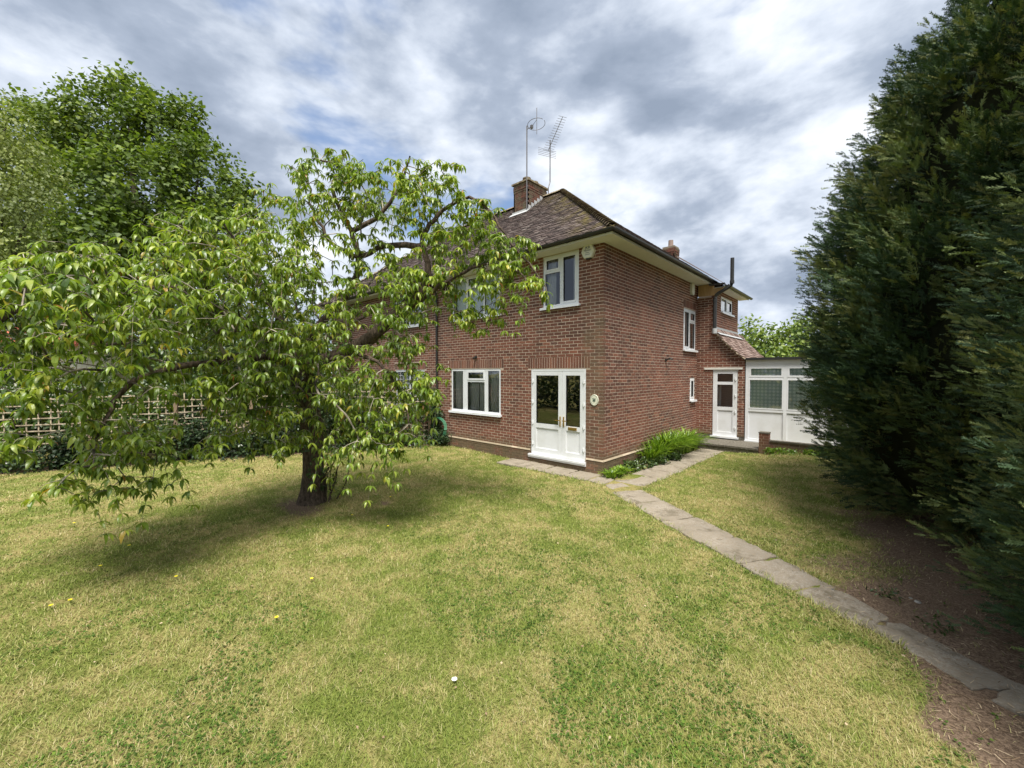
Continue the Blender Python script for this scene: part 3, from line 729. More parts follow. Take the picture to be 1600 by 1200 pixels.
def ridge(parent, a, b, name='ridge_tile', R=.13, L=.30, bon=False):
    a, b = np.asarray(a, float), np.asarray(b, float); n = int(np.linalg.norm(b-a)/L); d = (b-a)/n
    for i in range(n):
        p, q = a+d*i, a+d*(i+1.06); m = MB(); K = 5
        u = unit(d); sd = unit(np.cross(u, (0, 0, 1))); up = np.cross(sd, u)
        rows = []
        for e, c in ((1.15 if bon else 1.0, p+up*(.02 if bon else 0)), (.85 if bon else .97, q)):
            for th in (0, .008):
                for k in range(K):
                    an = math.pi*(.12+.76*k/(K-1)); rr = (R+th)*e
                    rows.append(c+sd*math.cos(an)*rr*1.1+up*(math.sin(an)*rr-.05))
        Fc = []
        for k in range(K-1):
            Fc += [(k, k+1, 2*K+k+1, 2*K+k), (K+k, 3*K+k, 3*K+k+1, K+k+1), (k, K+k, K+k+1, k+1)]
        m.add(rows, Fc, rng.random()); m.build(name, 'bonnet', parent)
ridge(roof, (OV-.06, -OV+.06, EZ+.07), (RX, RY, RZ+.055), 'bonnet_tile', .095, .16, True)
ridge(roof, (RX+.05, RY, RZ+.02), (XL, RY, RZ+.02))
# eaves: soffit, fascia, gutter
so = MB(); z = 4.985+.10
so.box((XL, -.42, 5.085), (.42, -.006, 5.10)); so.box((.006, -.006, 5.085), (.42, 6.0, 5.10)); so.box((XL, -.44, 5.07), (.44, -.42, 5.115)); so.box((.42, -.42, 5.07), (.44, 6.0, 5.115))
so.build('soffit', 'cream', house)
fa = MB(); fa.box((XL, -.455, 5.115), (.455, -.435, 5.19)); fa.box((.435, -.435, 5.115), (.455, 6.0, 5.19)); fa.build('fascia', 'black', house)
def gutter(parent, pts, R=.055, m='black'):
    g = MB(); K = 7
    for a, b in zip(pts[:-1], pts[1:]):
        a, b = np.asarray(a, float), np.asarray(b, float); u = unit(b-a); sd = unit(np.cross(u, (0, 0, 1))); rows = []
        for c in (a-u*.02, b+u*.02):
            for rr in (R, R-.005):
                for k in range(K):
                    an = math.pi*(1+k/(K-1)); rows.append(c+sd*math.cos(an)*rr+np.array([0, 0, math.sin(an)*rr]))
        Fc = []
        for k in range(K-1): Fc += [(k, k+1, 2*K+k+1, 2*K+k), (K+k, 3*K+k, 3*K+k+1, K+k+1), (k, K+k, K+k+1, k+1), (2*K+k, 2*K+k+1, 3*K+k+1, 3*K+k)]
        Fc += [(0, 2*K, 3*K, K), (K-1, 2*K-1, 4*K-1, 3*K-1)]
        g.add(rows, Fc)
    return g.build('gutter', m, parent)
gutter(house, [(XL, -.515, 5.165), (.515, -.515, 5.165), (.515, 6.0, 5.165)])
for x in np.arange(-5.4, .4, .95):
    g = MB(); g.box((x-.012, -.50, 5.10), (x+.012, -.456, 5.15)); g.build('gutter_bracket', 'black', house)
# rear block roof, catslide
rb = MB(); rb.add([(.87, 5.85, 5.0), (.87, 9.1, 5.0), (-.8, 7.6, 6.3), (-.8, 6.3, 6.3), (-.6, 5.85, 6.1)], [(0, 1, 2, 3), (0, 3, 4)]); rb.build('roof', 'tile', house)
e = MB(); e.box((.53, 5.90, 4.93), (.82, 8.95, 4.945)); e.box((.82, 5.90, 4.915), (.84, 8.97, 4.96)); e.build('soffit', 'cream', house)
e = MB(); e.box((.841, 5.88, 4.955), (.855, 9.0, 5.02)); e.box((.515, 5.865, 5.02), (.855, 5.879, 5.06)); e.build('fascia', 'black', house)
gutter(house, [(.90, 5.86, 5.0), (.90, 9.05, 4.985)]); gutter(house, [(.44, 5.80, 5.05), (.86, 5.80, 5.03)])
tb = MB(); tb.box((.05, 5.93, 4.72), (.515, 6.045, 5.08)); tb.add([(.515, 5.93, 4.72), (.80, 5.93, 4.93), (.515, 5.93, 4.93), (.515, 6.0, 4.72), (.80, 6.0, 4.93), (.515, 6.0, 4.93)], [(0, 1, 2), (5, 4, 3), (0, 3, 4, 1)])
tb.build('timber_boxing', 'timber', house)
cs = MB(); NP = 9; prof = []
for i in range(NP):
    zc = 2.66+(3.58-2.66)*i/(NP-1); prof.append((gable(zc)[1]+.03, zc+.03))
for (xa, za), (xb, zb) in zip(prof[:-1], prof[1:]):
    cs.add([(xa, 5.99, za), (xa, 9.4, za), (xb, 9.4, zb), (xb, 5.99, zb)], [(0, 1, 2, 3)])
    cs.add([(xa, 5.99, za), (xb, 5.99, zb), (xb, 5.99, zb-.07), (xa, 5.99, za-.07)], [(0, 1, 2, 3)])
cat = cs.build('lean_to_roof', 'tile_pink', house)
ct = MB(); acc = 0; Yt = 6.0
for k in range(13):
    t = k/12.6; i = min(int(t*(NP-1)), NP-2); fr = t*(NP-1)-i
    a, b = np.array([prof[i][0], prof[i][1]]), np.array([prof[i+1][0], prof[i+1][1]]); p = a+(b-a)*fr; d = (b-a)/np.linalg.norm(b-a); nn = np.array([-d[1], d[0]])*-1
    y = 5.98-(.08 if k % 2 else 0)
    while y < 9.35:
        c = np.array([p[0]+d[0]*.05+nn[0]*.02, y+.08, p[1]+d[1]*.05+nn[1]*.02])
        dd = unit(np.array([d[0]-nn[0]*.12, 0, d[1]-nn[1]*.12]))
        ct.obox(c, np.array([0, .08, 0]), dd*.075, np.array([nn[0], 0, nn[1]])*.0065, rng.random()); y += .165
ct.build('tiling', 'tile_pink', cat, kind='stuff')
ld = MB(); ld.add([(.525, 5.98, 3.62), (.525, 8.85, 3.62), (.72, 8.85, 3.475), (.72, 5.98, 3.475), (.525, 5.98, 3.74), (.525, 8.85, 3.74)], [(0, 1, 5, 4), (0, 3, 2, 1)])
ld.box((.50, 5.96, 3.56), (.54, 5.995, 3.66)); ld.build('lead_flashing', 'lead', house)
vb = MB()
for (xa, za), (xb, zb) in zip(prof[:-1], prof[1:]): vb.bar((xa, 5.975, za-.01), (xb, 5.975, zb-.01), .03, .05, (0, 1, 0))
vb.build('verge', 'plaster', house)
# soil pipe
sp = MB(); P0 = [(.57, 5.90, 3.66), (.57, 5.90, 4.55)]
arc = [(.57, 5.90, 4.62), (.60, 5.90, 4.70), (.66, 5.90, 4.75), (.95, 5.90, 4.90), (1.02, 5.90, 4.95), (1.05, 5.90, 5.02), (1.05, 5.90, 5.78)]
sp.tube(P0+arc, .055, 12); sp.tube([(1.05, 5.9, 5.0), (1.05, 5.9, 5.09)], .066, 12); sp.tube([(.57, 5.9, 4.50), (.57, 5.9, 4.58)], .066, 12)
sp.build('soil_pipe', 'black', house, smooth=False)
sc_ = MB(); sc_.tube([(.57, 5.9, 3.50), (.57, 5.9, 3.66)], .07, 12); sc_.build('pipe_collar', 'lead', house)
# downpipe between the two houses, wall vents and cable lamp
dp = MB(); dp.tube([(-5.88, -.50, 5.12), (-5.88, -.46, 5.0), (-5.88, -.10, 4.78), (-5.88, -.06, 4.65), (-5.88, -.06, .1)], .035, 10); dp.build('downpipe', 'black', house)
for (p, q) in (((.0, 3.44, 2.61), (1, 0)),):
    l = MB(); l.box((0, 3.40, 2.58), (.03, 3.47, 2.65)); l.tube([(.03, 3.435, 2.62), (.12, 3.45, 2.66), (.2, 3.43, 2.63)], [.02, .03, .012], 8); l.build('wall_spotlight', 'black', house)
l = MB(); q = onY(744, 558); l.box((q[0]-.04, -.03, q[2]-.04), (q[0]+.04, .0, q[2]+.04)); l.tube([(q[0], -.03, q[2]), (q[0]-.02, -.10, q[2]-.04)], [.025, .035], 8); l.build('wall_spotlight', 'black', house)
for y0, zz in ((.95, .17), (3.3, .17)):
    av = MB()
    for k in range(4): av.box((.026, y0, zz-.03+k*.017), (.031, y0+.21, zz-.022+k*.017))
    av.box((.0, y0-.005, zz-.035), (.0275, y0+.215, zz+.036)); av.build('air_brick', 'brick', house)

# chimney stacks (shared stack on the ridge and a small rear one)
def stack(parent, x0, x1, y0, y1, z0, z1, cap=True):
    m = MB(); m.box((x0+.006, y0+.006, z0), (x1-.006, y1-.006, z1)); o = m.build('chimney', 'oldmortar', parent)
    b = MB(); k = 0; z = z0
    while z < z1-.06:
        pr = .02 if cap and z > z1-.24 else 0
        if cap and z1-.32 < z < z1-.24: pr = .01
        for fc in range(4):
            L = (x1-x0) if fc % 2 == 0 else (y1-y0); u = -.1125 if k % 2 else 0
            while u < L:
                a, c = max(u, 0), min(u+.215, L)
                if c-a > .03:
                    if fc == 0: b.box((x0+a, y0-pr, z), (x0+c, y0+.05, z+.065), rng.random())
                    elif fc == 1: b.box((x1-.05, y0+a, z), (x1+pr, y0+c, z+.065), rng.random())
                    elif fc == 2: b.box((x0+a, y1-.05, z), (x0+c, y1+pr, z+.065), rng.random())
                    else: b.box((x0-pr, y0+a, z), (x0+.05, y0+c, z+.065), rng.random())
                u += .225
        z += .075; k += 1
    b.build('brickwork', 'oldbrick', o, kind='stuff')
    return o
ch = stack(house, -5.36, -4.68, 2.98, 4.02, 7.3, 8.93)
c = MB(); c.box((-5.42, 2.92, 8.935), (-4.62, 4.08, 8.99)); c.add([(-5.40, 2.94, 8.99), (-4.64, 2.94, 8.99), (-4.64, 4.06, 8.99), (-5.40, 4.06, 8.99), (-5.2, 3.2, 9.07), (-4.85, 3.2, 9.07), (-4.85, 3.8, 9.07), (-5.2, 3.8, 9.07)], [(0, 1, 5, 4), (1, 2, 6, 5), (2, 3, 7, 6), (3, 0, 4, 7), (4, 5, 6, 7)])
c.build('cap', 'bonnet', ch)
for yy in (3.3, 3.72):
    p = MB(); p.lathe((-5.02, yy, 9.05), [(.14, 0), (.13, .12), (.15, .13), (.15, .17), (.11, .17)], 12); p.build('chimney_pot', 'bonnet', ch)
f_ = MB(); f_.add([(-5.42, 2.965, 7.80), (-4.62, 2.965, 7.80), (-4.62, 2.965, 7.99), (-5.42, 2.965, 7.99)], [(0, 1, 2, 3)]); f_.add([(-5.46, 2.80, 7.80), (-4.60, 2.80, 7.80), (-4.60, 2.96, 7.93), (-5.46, 2.96, 7.93)], [(0, 1, 2, 3)])
for k in range(5):
    y0 = 2.98+k*.16; zt = 7.98+k*.125
    f_.add([(-4.672, y0, zt-.2), (-4.672, y0+.19, zt-.07), (-4.672, y0+.19, zt+.13), (-4.672, y0, zt+.13)], [(0, 1, 2, 3)])
f_.build('lead_flashing', 'lead', ch)
c2 = stack(house, -1.55, -1.10, 6.9, 7.35, 5.6, 6.86)
p = MB(); p.lathe((-1.32, 7.12, 6.86), [(.11, 0), (.09, .05), (.085, .26), (.07, .26)], 12); p.build('chimney_pot', 'tile_pink', c2)

# ------------------------------------------------------------------ neighbouring half
nb = thing('brick_house', 'far half of the pair, red brick with lattice window, half hidden by the cherry tree', 'house', (-8, 0, 0))
nopen = [(-8.35, -6.62, 1.17, 2.36), (-8.35, -6.62, 3.84, 5.07)]
m = MB(); mortar(TF, m, XL-.002, 0.0, 5.12, nopen, umin=NX); nw = m.build('wall', 'mortar', nb)
b = MB(); lay(TF, brick_rows(TF, XL-.004, 0.01, 5.12, nopen, 0, NX, soldier=[(-8.42, -6.55, 2.375, 2.60)]), b, cand=False)
b.build('brickwork', 'brick', nw, kind='stuff')
m = MB(); m.box((NX, .02, 0), (NX+.1, 8.7, 5.12)); m.box((NX, 8.7, 0), (XL, 8.78, 5.12)); m.box((NX+.1, 2.8, .1), (XL, 2.85, 5.1)); m.box((NX+.1, .12, 5.05), (XL, 2.8, 5.1)); m.box((NX+.1, .12, .0), (XL-.01, 2.8, .08)); m.build('wall', 'brick', nb)
for (a, b_, c, d) in nopen:
    mu = (a+b_)/2
    wn = window(TF, nb, a+.01, b_-.01, c+.01, d-.005, [('bar', mu-.03, mu+.03, c+.065, d-.06), ('pane', a+.065, mu-.03, c+.065, d-.06), ('pane', mu+.03, b_-.065, c+.065, d-.06)])
    g = MB()
    for k in range(1, 8):
        for (p, q) in ((a+.065, mu-.03), (mu+.03, b_-.065)):
            if k < 4: uu = p+(q-p)*k/4; tbox(g, TF, uu-.006, uu+.006, -.034, -.028, c+.065, d-.06)
            zz = c+.065+(d-c-.125)*k/8; tbox(g, TF, p, q, -.0275, -.022, zz-.006, zz+.006)
    g.build('lattice_bars', 'upvc', wn)
    curtain(TF, wn, a+.05, b_-.05, c+.02+.45*(d-c), d-.02, -.2, 'blind', 10)
NR = NX-OV+4.4
m = MB(); A2 = (NX-OV, -OV, EZ); m.add([(XL, -OV, EZ), (XL, RY, RZ), (NR, RY, RZ), A2], [(0, 1, 2, 3)]); m.add([A2, (NR, RY, RZ), (NX-OV, 8.3, EZ)], [(0, 1, 2)]); m.add([(XL, RY, RZ), (XL, 8.3, EZ), (NX-OV, 8.3, EZ), (NR, RY, RZ)], [(0, 1, 2, 3)])
nroof = m.build('roof', 'tile', nb)
rest = MB()
for q in tiles((0, -OV, EZ), (1, 0, 0), s_f, n_f, lambda t: NX-OV-kx*t, lambda t: XL-.0, SL, None): rest.obox(*q, r=rng.random())
rest.build('tiling', 'tile', nroof, kind='stuff')
ridge(nroof, (NX-OV+.06, -OV+.06, EZ+.07), (NR, RY, RZ+.055), 'bonnet_tile', .095, .16, True); ridge(nroof, (XL-.02, RY, RZ+.02), (NR, RY, RZ+.02))
so = MB(); so.box((NX-.42, -.42, 5.085), (XL-.001, -.006, 5.10)); so.box((NX-.44, -.44, 5.07), (XL-.001, -.421, 5.115)); so.build('soffit', 'cream', nb)
fa = MB(); fa.box((NX-.45, -.455, 5.116), (XL-.001, -.441, 5.19)); fa.build('fascia', 'black', nb)
gutter(nb, [(NX-.5, -.515, 5.165), (XL-.03, -.515, 5.165)])

# ------------------------------------------------------------------ conservatory, step, low wall
cv = thing('conservatory', 'white framed lean-to conservatory with patterned nets beside the side door', 'conservatory', (1.42, 6.05, 0))
C0, C1 = 1.425, 4.40; posts = [1.425, 2.40, 3.38, 4.32]
m = MB()
tbox(m, TR, C0, C1, -.08, -.006, 2.44, 2.66); m.build('fascia', 'upvc', cv)
m = MB(); tbox(m, TR, C0-.03, C1+.1, -3.2, .06, 2.665, 2.70); m.box((C0-.03, 6.05-.075, 2.64), (C1+.1, 6.05-.0605, 2.712)); m.build('flat_roof', 'black', cv)
for p in posts:
    m = MB(); tbox(m, TR, p, p+.085, -.08, -.004, .20, 2.438); m.build('post', 'upvc', cv)
for a, b in zip(posts[:-1], posts[1:]):
    a += .086; b -= .001
    m = MB(); tbox(m, TR, a, b, -.075, -.008, .20, .26); tbox(m, TR, a, b, -.06, -.030, .26, 1.09); tbox(m, TR, a, b, -.075, -.008, 1.09, 1.17); m.build('panel', 'upvc', cv)
    m = MB(); tbox(m, TR, a, b, -.075, -.008, 2.07, 2.125); m.build('transom', 'upvc', cv)
    for (c, d, nm) in ((1.17, 2.07, 'window'), (2.125, 2.438, 'window')):
        m = MB(); ring(m, TR, a, b, c, d, .03 if nm and d < 2.1 else .055, -.06, -.002); wn = m.build(nm, 'upvc', cv)
        g = .03 if d < 2.1 else .055
        p = MB(); p.add([TR(a+g, -.035, c+g), TR(b-g, -.035, c+g), TR(b-g, -.035, d-g), TR(a+g, -.035, d-g)], [(0, 1, 2, 3)]); p.build('pane', 'glass', wn)
        p = MB(); p.add([TR(a+g-.02, -.085, c), TR(b-g+.02, -.085, c), TR(b-g+.02, -.085, d), TR(a+g-.02, -.085, d)], [(0, 1, 2, 3)]); p.build('net_curtain', 'lattice', wn)
m = MB(); tbox(m, TR, C0-.01, C1, -.05, .04, .155, .198); m.build('sill', 'upvc', cv)
m = MB(); tbox(m, TR, C0-.02, C1, -3.0, -.01, -.1, .154); m.build('plinth', 'stepconc', cv)
m = MB(); m.box((C1-.09, 6.14, .16), (C1-.01, 9.2, 2.66)); m.box((C0, 9.12, .16), (C1-.1, 9.2, 2.66)); m.build('wall', 'whitewall', cv)
stp = MB(); stp.box((.36, 4.86, -.1), (2.02, 6.03, .115)); o = stp.build('doorstep', 'stepconc', None)
tag(o, 'broad grey concrete step below the side door', 'step')
top = MB(); top.box((.34, 4.83, .117), (1.18, 6.03, .165)); top.build('step_slab', 'stepconc', o)
top = MB(); top.box((1.19, 4.83, .117), (2.03, 6.03, .166)); top.build('step_slab', 'stepconc', o)
lw = thing('garden_wall', 'low dark brick wall ending in a square pier in front of the conservatory', 'wall', (2.1, 5.0, 0))
m = MB()
m.box((2.045, 4.835, -.1), (2.265, 5.055, .60)); m.box((2.27, 4.89, -.1), (5.2, 4.99, .40)); m.build('mortar_core', 'mortar', lw)
for k in range(8):
    z = .01+k*.075
    for (a, b) in (((2.04, 4.83), (2.15-(k % 2)*.05, 5.06)), ((2.16-(k % 2)*.05, 4.83), (2.27, 5.06))):
        m = MB(); m.box((a[0], a[1], z), (b[0], b[1], z+.065), rng.random()); m.build('brick', 'brick', lw)
for k in range(5):
    z = .01+k*.075; x = 2.28-(.11 if k % 2 else 0)
    while x < 5.2:
        m = MB(); m.box((max(x, 2.275), 4.885, z), (x+.215, 4.995, z+.065), rng.random()); m.build('brick', 'brick', lw); x += .225
m = MB(); m.box((2.03, 4.82, .602), (2.28, 5.07, .635)); m.build('coping', 'stepconc', lw)
m = MB(); m.box((2.285, 4.86, .402), (5.2, 5.02, .43)); m.build('coping', 'stepconc', lw)

# ------------------------------------------------------------------ fittings
def textmesh(s, size, T, u, d, z, parent, mt, ext=.001):
    cu = D.curves.new('txt', 'FONT'); cu.body = s; cu.size = size; cu.align_x = 'CENTER'; cu.align_y = 'CENTER'; cu.extrude = ext
    o = D.objects.new('txt', cu); COL.objects.link(o); bpy.context.view_layer.update()
    me = D.meshes.new_from_object(o.evaluated_get(bpy.context.evaluated_depsgraph_get())); D.objects.remove(o); D.curves.remove(cu)
    for v in me.vertices: v.co = Vector(T(u+v.co.x, d+v.co.z, z+v.co.y))
    me.name = 'lettering'; me.materials.clear(); me.materials.append(M[mt]); return link('lettering', me, parent)
q = onY(921, 393.5); bx = thing('alarm_box', 'hexagonal cream alarm bell box high on the front wall by the corner', 'alarm box', (q[0], 0, q[2]))
def prism(T, u, z, pts, d0, d1, name, mt, parent, bev=0.0):
    m = MB(); n = len(pts)
    V = [T(u+a, d0, z+b) for a, b in pts]+[T(u+a, d1-bev, z+b) for a, b in pts]+[T(u+a*(1-bev*6), d1, z+b*(1-bev*6)) for a, b in pts]
    m.add(V, [(i, (i+1) % n, n+(i+1) % n, n+i) for i in range(n)]+[(n+i, n+(i+1) % n, 2*n+(i+1) % n, 2*n+i) for i in range(n)]+[tuple(2*n+i for i in range(n))])
    return m.build(name, mt, parent)
hexa = [(-.17, 0), (-.10, -.145), (.10, -.145), (.17, 0), (.10, .145), (-.10, .145)]
prism(TF, q[0], q[2], [(a*1.0, b) for a, b in hexa], 0.0, .085, 'casing', 'alarm', bx, .015)
textmesh('JKB', .085, TF, q[0], .0865, q[2]+.075, bx, 'print')
m = MB()
for k, (wd, zz) in enumerate(((.19, .025), (.15, .005), (.10, -.035), (.13, -.075))): tbox(m, TF, q[0]-wd/2, q[0]+wd/2, .0852, .0862, q[2]+zz-.006, q[2]+zz+.006)
m.build('small_print', 'greyprint', bx)
m = MB(); tbox(m, TF, q[0]-.06, q[0]+.06, 0, .06, q[2]-.17, q[2]-.148); m.build('strobe', 'black', bx)
b2 = thing('alarm_box', 'small rounded cream alarm sounder under the eaves of the side wall', 'alarm box', (0, 5.42, 4.95))
prism(TS, 5.42, 4.90, [(-.11, -.10), (-.07, -.19), (.07, -.19), (.11, -.10), (.11, .12), (.07, .17), (-.07, .17), (-.11, .12)], 0, .08, 'casing', 'alarm', b2, .015)
m = MB(); tbox(m, TS, 5.36, 5.48, 0, .05, 4.69, 4.705); m.build('strobe', 'black', b2)
q = onY(929, 625); plq = thing('wall_plaque', 'round cream ceramic plaque with a green plant motif beside the front doors', 'plaque', (q[0], 0, q[2]))
circ = [(.105*math.cos(a), .125*math.sin(a)) for a in np.linspace(0, 2*math.pi, 28, endpoint=False)]
prism(TF, q[0], q[2], circ, 0, .02, 'plate', 'plaque', plq, .004)
m = MB()
for i in range(28):
    a, b = circ[i], circ[(i+1) % 28]
    m.add([TF(q[0]+a[0]*.84, .021, q[2]+a[1]*.84), TF(q[0]+b[0]*.84, .021, q[2]+b[1]*.84), TF(q[0]+b[0]*.78, .021, q[2]+b[1]*.78), TF(q[0]+a[0]*.78, .021, q[2]+a[1]*.78)], [(0, 1, 2, 3)]) if i not in (19, 20, 21, 22) else None
for (a, l, cx_, cz) in ((90, .075, 0, -.02), (50, .06, .0, -.02), (130, .06, 0, -.02), (20, .05, .0, -.03), (160, .05, 0, -.03), (270, .05, 0, -.01), (75, .05, .02, .0), (110, .05, -.02, .01)):
    d = np.array([math.cos(RAD(a)), math.sin(RAD(a))]); n = np.array([-d[1], d[0]]); c = np.array([cx_, cz])
    pts = [c, c+d*l*.5+n*.012, c+d*l, c+d*l*.5-n*.012]; m.add([TF(q[0]+p[0], .0225, q[2]+p[1]) for p in pts], [(0, 1, 2, 3)])
m.build('motif', 'plaquegreen', plq)
# aerials
an = thing('television_aerial', 'tall mast with a ringed folded dipole aerial strapped to the chimney front', 'aerial', (-4.70, 2.93, 7.95))
m = MB(); m.tube([(-4.70, 2.93, 7.95), (-4.70, 2.93, 10.78)], .022, 8); m.build('mast', 'metal', an)
m = MB(); cxy = np.array([-4.42, 3.1, 10.80]); R0 = .30
m.tube([cxy+R0*np.array([math.cos(t), math.sin(t), .12*math.cos(t)]) for t in np.linspace(.2, 2*math.pi-.1, 26)], .009, 5); m.build('ring', 'metal', an)
m = MB(); m.tube([(-4.70, 2.93, 10.66), (-4.55, 3.02, 10.74), (-4.40, 3.1, 10.95), (-4.40, 3.1, 11.35)], .011, 6); m.tube([(-4.40, 3.1, 10.95), (-4.40, 3.1, 10.45)], .009, 6); m.box((-4.60, 2.98, 10.68), (-4.52, 3.06, 10.78)); m.build('arm', 'metal', an)
for zz in (8.2, 8.7):
    m = MB(); m.box((-4.74, 2.925, zz), (-4.66, 2.965, zz+.04)); m.build('bracket', 'metal', an)
yg = thing('television_aerial', 'comb-like directional aerial tilted upward on a cranked mast behind the chimney', 'aerial', (-4.60, 4.0, 8.5))
m = MB(); m.tube([(-4.60, 4.02, 8.45), (-4.60, 4.02, 9.0), (-4.60, 4.12, 9.25), (-4.60, 4.12, 10.75)], .02, 8); m.build('mast', 'metal', yg)
a, b = np.array([-4.66, 4.08, 10.38]), np.array([-4.10, 4.20, 11.42]); bd = unit(b-a); sd = unit(np.cross(bd, FW)); 
ed = unit(np.array([.60, .55, -.20])); 
m = MB(); m.tube([a, b], .012, 6); m.build('boom', 'metal', yg)
for i in range(15):
    t = i/14; c = a+(b-a)*t; l = .20-.05*t; m = MB(); m.tube([c-ed*l, c+ed*l], .006, 5); m.build('rod', 'metal', yg)
for i in range(5):
    c = a-bd*.02+np.array([0, 0, -.12+.06*i*1.0])-bd*.06; m = MB(); m.tube([c-ed*.34, c+ed*.34], .006, 5); m.build('reflector_rod', 'metal', yg)
# hose hanging on the reel
hs = MB()
for k in range(3):
    c = np.array([-5.62, -.16-.03*k, .52]); R0 = .34-.012*k
    hs.tube([c+np.array([math.cos(t)*R0, .02*math.sin(3*t), math.sin(t)*R0*1.05]) for t in np.linspace(0, 2*math.pi, 40)], .012, 6)
hs.tube([(-5.62, -.2, .16), (-5.8, -.3, .06), (-6.0, -.5, .05), (-6.2, -.75, .06), (-6.45, -1.0, .05)], .012, 6)
o = hs.build('garden_hose', 'hose', None, smooth=True); tag(o, 'green garden hose coiled at the foot of the front wall by the trellis', 'hose')

# ------------------------------------------------------------------ trellis fence
fence = thing('trellis_fence', 'weathered timber trellis fence overgrown with ivy along the lawn', 'fence', (-8.2, -4.5, 0))
tot = []
for p, q in zip(FEN[:-1], FEN[1:]):
    L = np.linalg.norm(q-p); n = max(1, round(L/1.83)); 
    for i in range(n): tot.append((p+(q-p)*i/n, p+(q-p)*(i+1)/n))
for i, (p, q) in enumerate(tot):
    d = (q-p)/np.linalg.norm(q-p); L = np.linalg.norm(q-p); nn = np.array([-d[1], d[0]]); Hh = 1.66+rng.uniform(-.05, .05)
    m = MB(); m.obox((p[0], p[1], .86), (.04*d[0], .04*d[1], 0), (.04*nn[0], .04*nn[1], 0), (0, 0, .92)); m.build('post', 'post', fence)
    for k in range(11):
        if rng.random() < .06: continue
        z = .14+k*(Hh-.14)/10; sag = rng.uniform(-.012, .012)
        m = MB(); m.bar((p[0]+d[0]*.05, p[1]+d[1]*.05, z+sag), (q[0]-d[0]*.05, q[1]-d[1]*.05, z-sag), .014, .026); m.build('slat', 'batten', fence)
    for k in range(1, 9):
        if rng.random() < .1: continue
        c = p+d*L*k/9-nn*.018; tl = rng.uniform(-.05, .05)
        m = MB(); m.bar((c[0], c[1], .1), (c[0]+d[0]*tl, c[1]+d[1]*tl, Hh+.03), .024, .014, (nn[0], nn[1], 0)); m.build('slat', 'batten', fence)

# ------------------------------------------------------------------ foliage helpers
LEAF_V = [(0, 0, 0), (.28, .16, .055), (.28, -.16, .055), (.32, 0, .0), (.64, .145, -.045), (.64, -.145, -.045), (.66, 0, -.10), (1.0, 0, -.40)]
LEAF_F = [(0, 3, 1), (0, 2, 3), (1, 3, 6), (1, 6, 4), (3, 2, 5), (3, 5, 6), (4, 6, 7), (6, 5, 7)]
SIMP_V = [(0, 0, 0), (.45, .36, .06), (.45, -.36, .06), (1, 0, -.10)]
SIMP_F = [(0, 3, 1), (0, 2, 3)]
MAP_V = [(0, 0, 0), (.25, .48, .05), (.55, .30, .0), (1, .0, -.12), (.55, -.30, .0), (.25, -.48, .05)]
MAP_F = [(0, 2, 1), (0, 3, 2), (0, 4, 3), (0, 5, 4)]
def blobs_points(blobs, n, shell=.55):
    """points in ellipsoids, denser towards the skin: blobs (c, r, weight)"""
    ws = np.array([b[2] for b in blobs], float); ws /= ws.sum(); out = []; nr = []
    for (c, r, _), w_ in zip(blobs, ws):
        k = max(1, int(n*w_)); d = rvec(k); rad = (shell+(1-shell)*rng.random(k)**.6)[:, None]
        out.append(np.asarray(c)+d*rad*np.asarray(r)); nr.append(d)
    return np.concatenate(out), np.concatenate(nr)
def leafcloud(name, blobs, nc, per, size, spread, mt, parent, tv=SIMP_V, tf=SIMP_F, droop=.3, kind='stuff', seed=0, clumpy=.0):
    P, N = blobs_points(blobs, nc)
    if clumpy:
        k = vnoise(P, clumpy) > -.2; P, N = P[k], N[k]
    c = np.repeat(P, per, 0)+rng.normal(size=(len(P)*per, 3))*spread
    n = np.repeat(N, per, 0); cr = np.repeat(rng.random(len(P)), per)
    d = unit(n*.7+rng.normal(size=c.shape)*.6+np.array([0, 0, -droop])); upv = unit(n*.5+rng.normal(size=c.shape)*.45+np.array([0, 0, .8]))
    S = size*rng.uniform(.65, 1.25, len(c))
    return scatter(name, tv, tf, c, frames(d, upv), S, np.clip(cr*.55+rng.random(len(c))*.45, 0, .999), mt, parent, kind)
def limbs(mb, base, tips, r0, seed=0, n=6, sag=0.0, sides=6):
    """simple branch set from a base point to tips"""
    for t in tips:
        base_, t = np.asarray(base, float), np.asarray(t, float); L = np.linalg.norm(t-base_); pts = []
        k = rng.normal(size=3)*L*.06
        for i in range(n+1):
            s = i/n; pts.append(base_+(t-base_)*s+k*math.sin(s*math.pi)+np.array([0, 0, L*.10*math.sin(s*math.pi)]))
        mb.tube(pts, [r0*(1-.85*i/n) for i in range(n+1)], sides, cap=False)
def simple_tree(name, label, cat, base, trunk_h, tr, blobs, nc, per, size, spread, mt, group=None, tv=SIMP_V, tf=SIMP_F, droop=.3, clumpy=0, bark='darkbark'):
    base = np.asarray(base, float); t = thing(name, label, cat, base, group)
    m = MB(); fork = base+np.array([0, 0, trunk_h])
    m.tube([base+np.array([0, 0, -.1]), base+np.array([.03, 0, trunk_h*.4]), fork], [tr*1.25, tr, tr*.8], 10, cap=False)
    m.build('trunk', bark, t, smooth=True)
    m = MB(); limbs(m, fork-np.array([0, 0, .1]), [b[0] for b in blobs], tr*.55)
    m.build('branches', bark, t, smooth=True, kind='stuff')
    leafcloud('crown', blobs, nc, per, size, spread, mt, t, tv, tf, droop, clumpy=clumpy)
    return t
def B(x, y, dep, rx, ry, rd, w_=None):
    """ellipsoid crown lump from sight line, distance and radii seen"""
    c = W(x, y, dep); s = dep/F; return (c, np.array([max(rx*s, .1), rd, ry*s]) if False else ((rx*s+rd)/2, (rx*s+rd)/2, ry*s), w_ if w_ else rx*ry*(dep/10)**0)

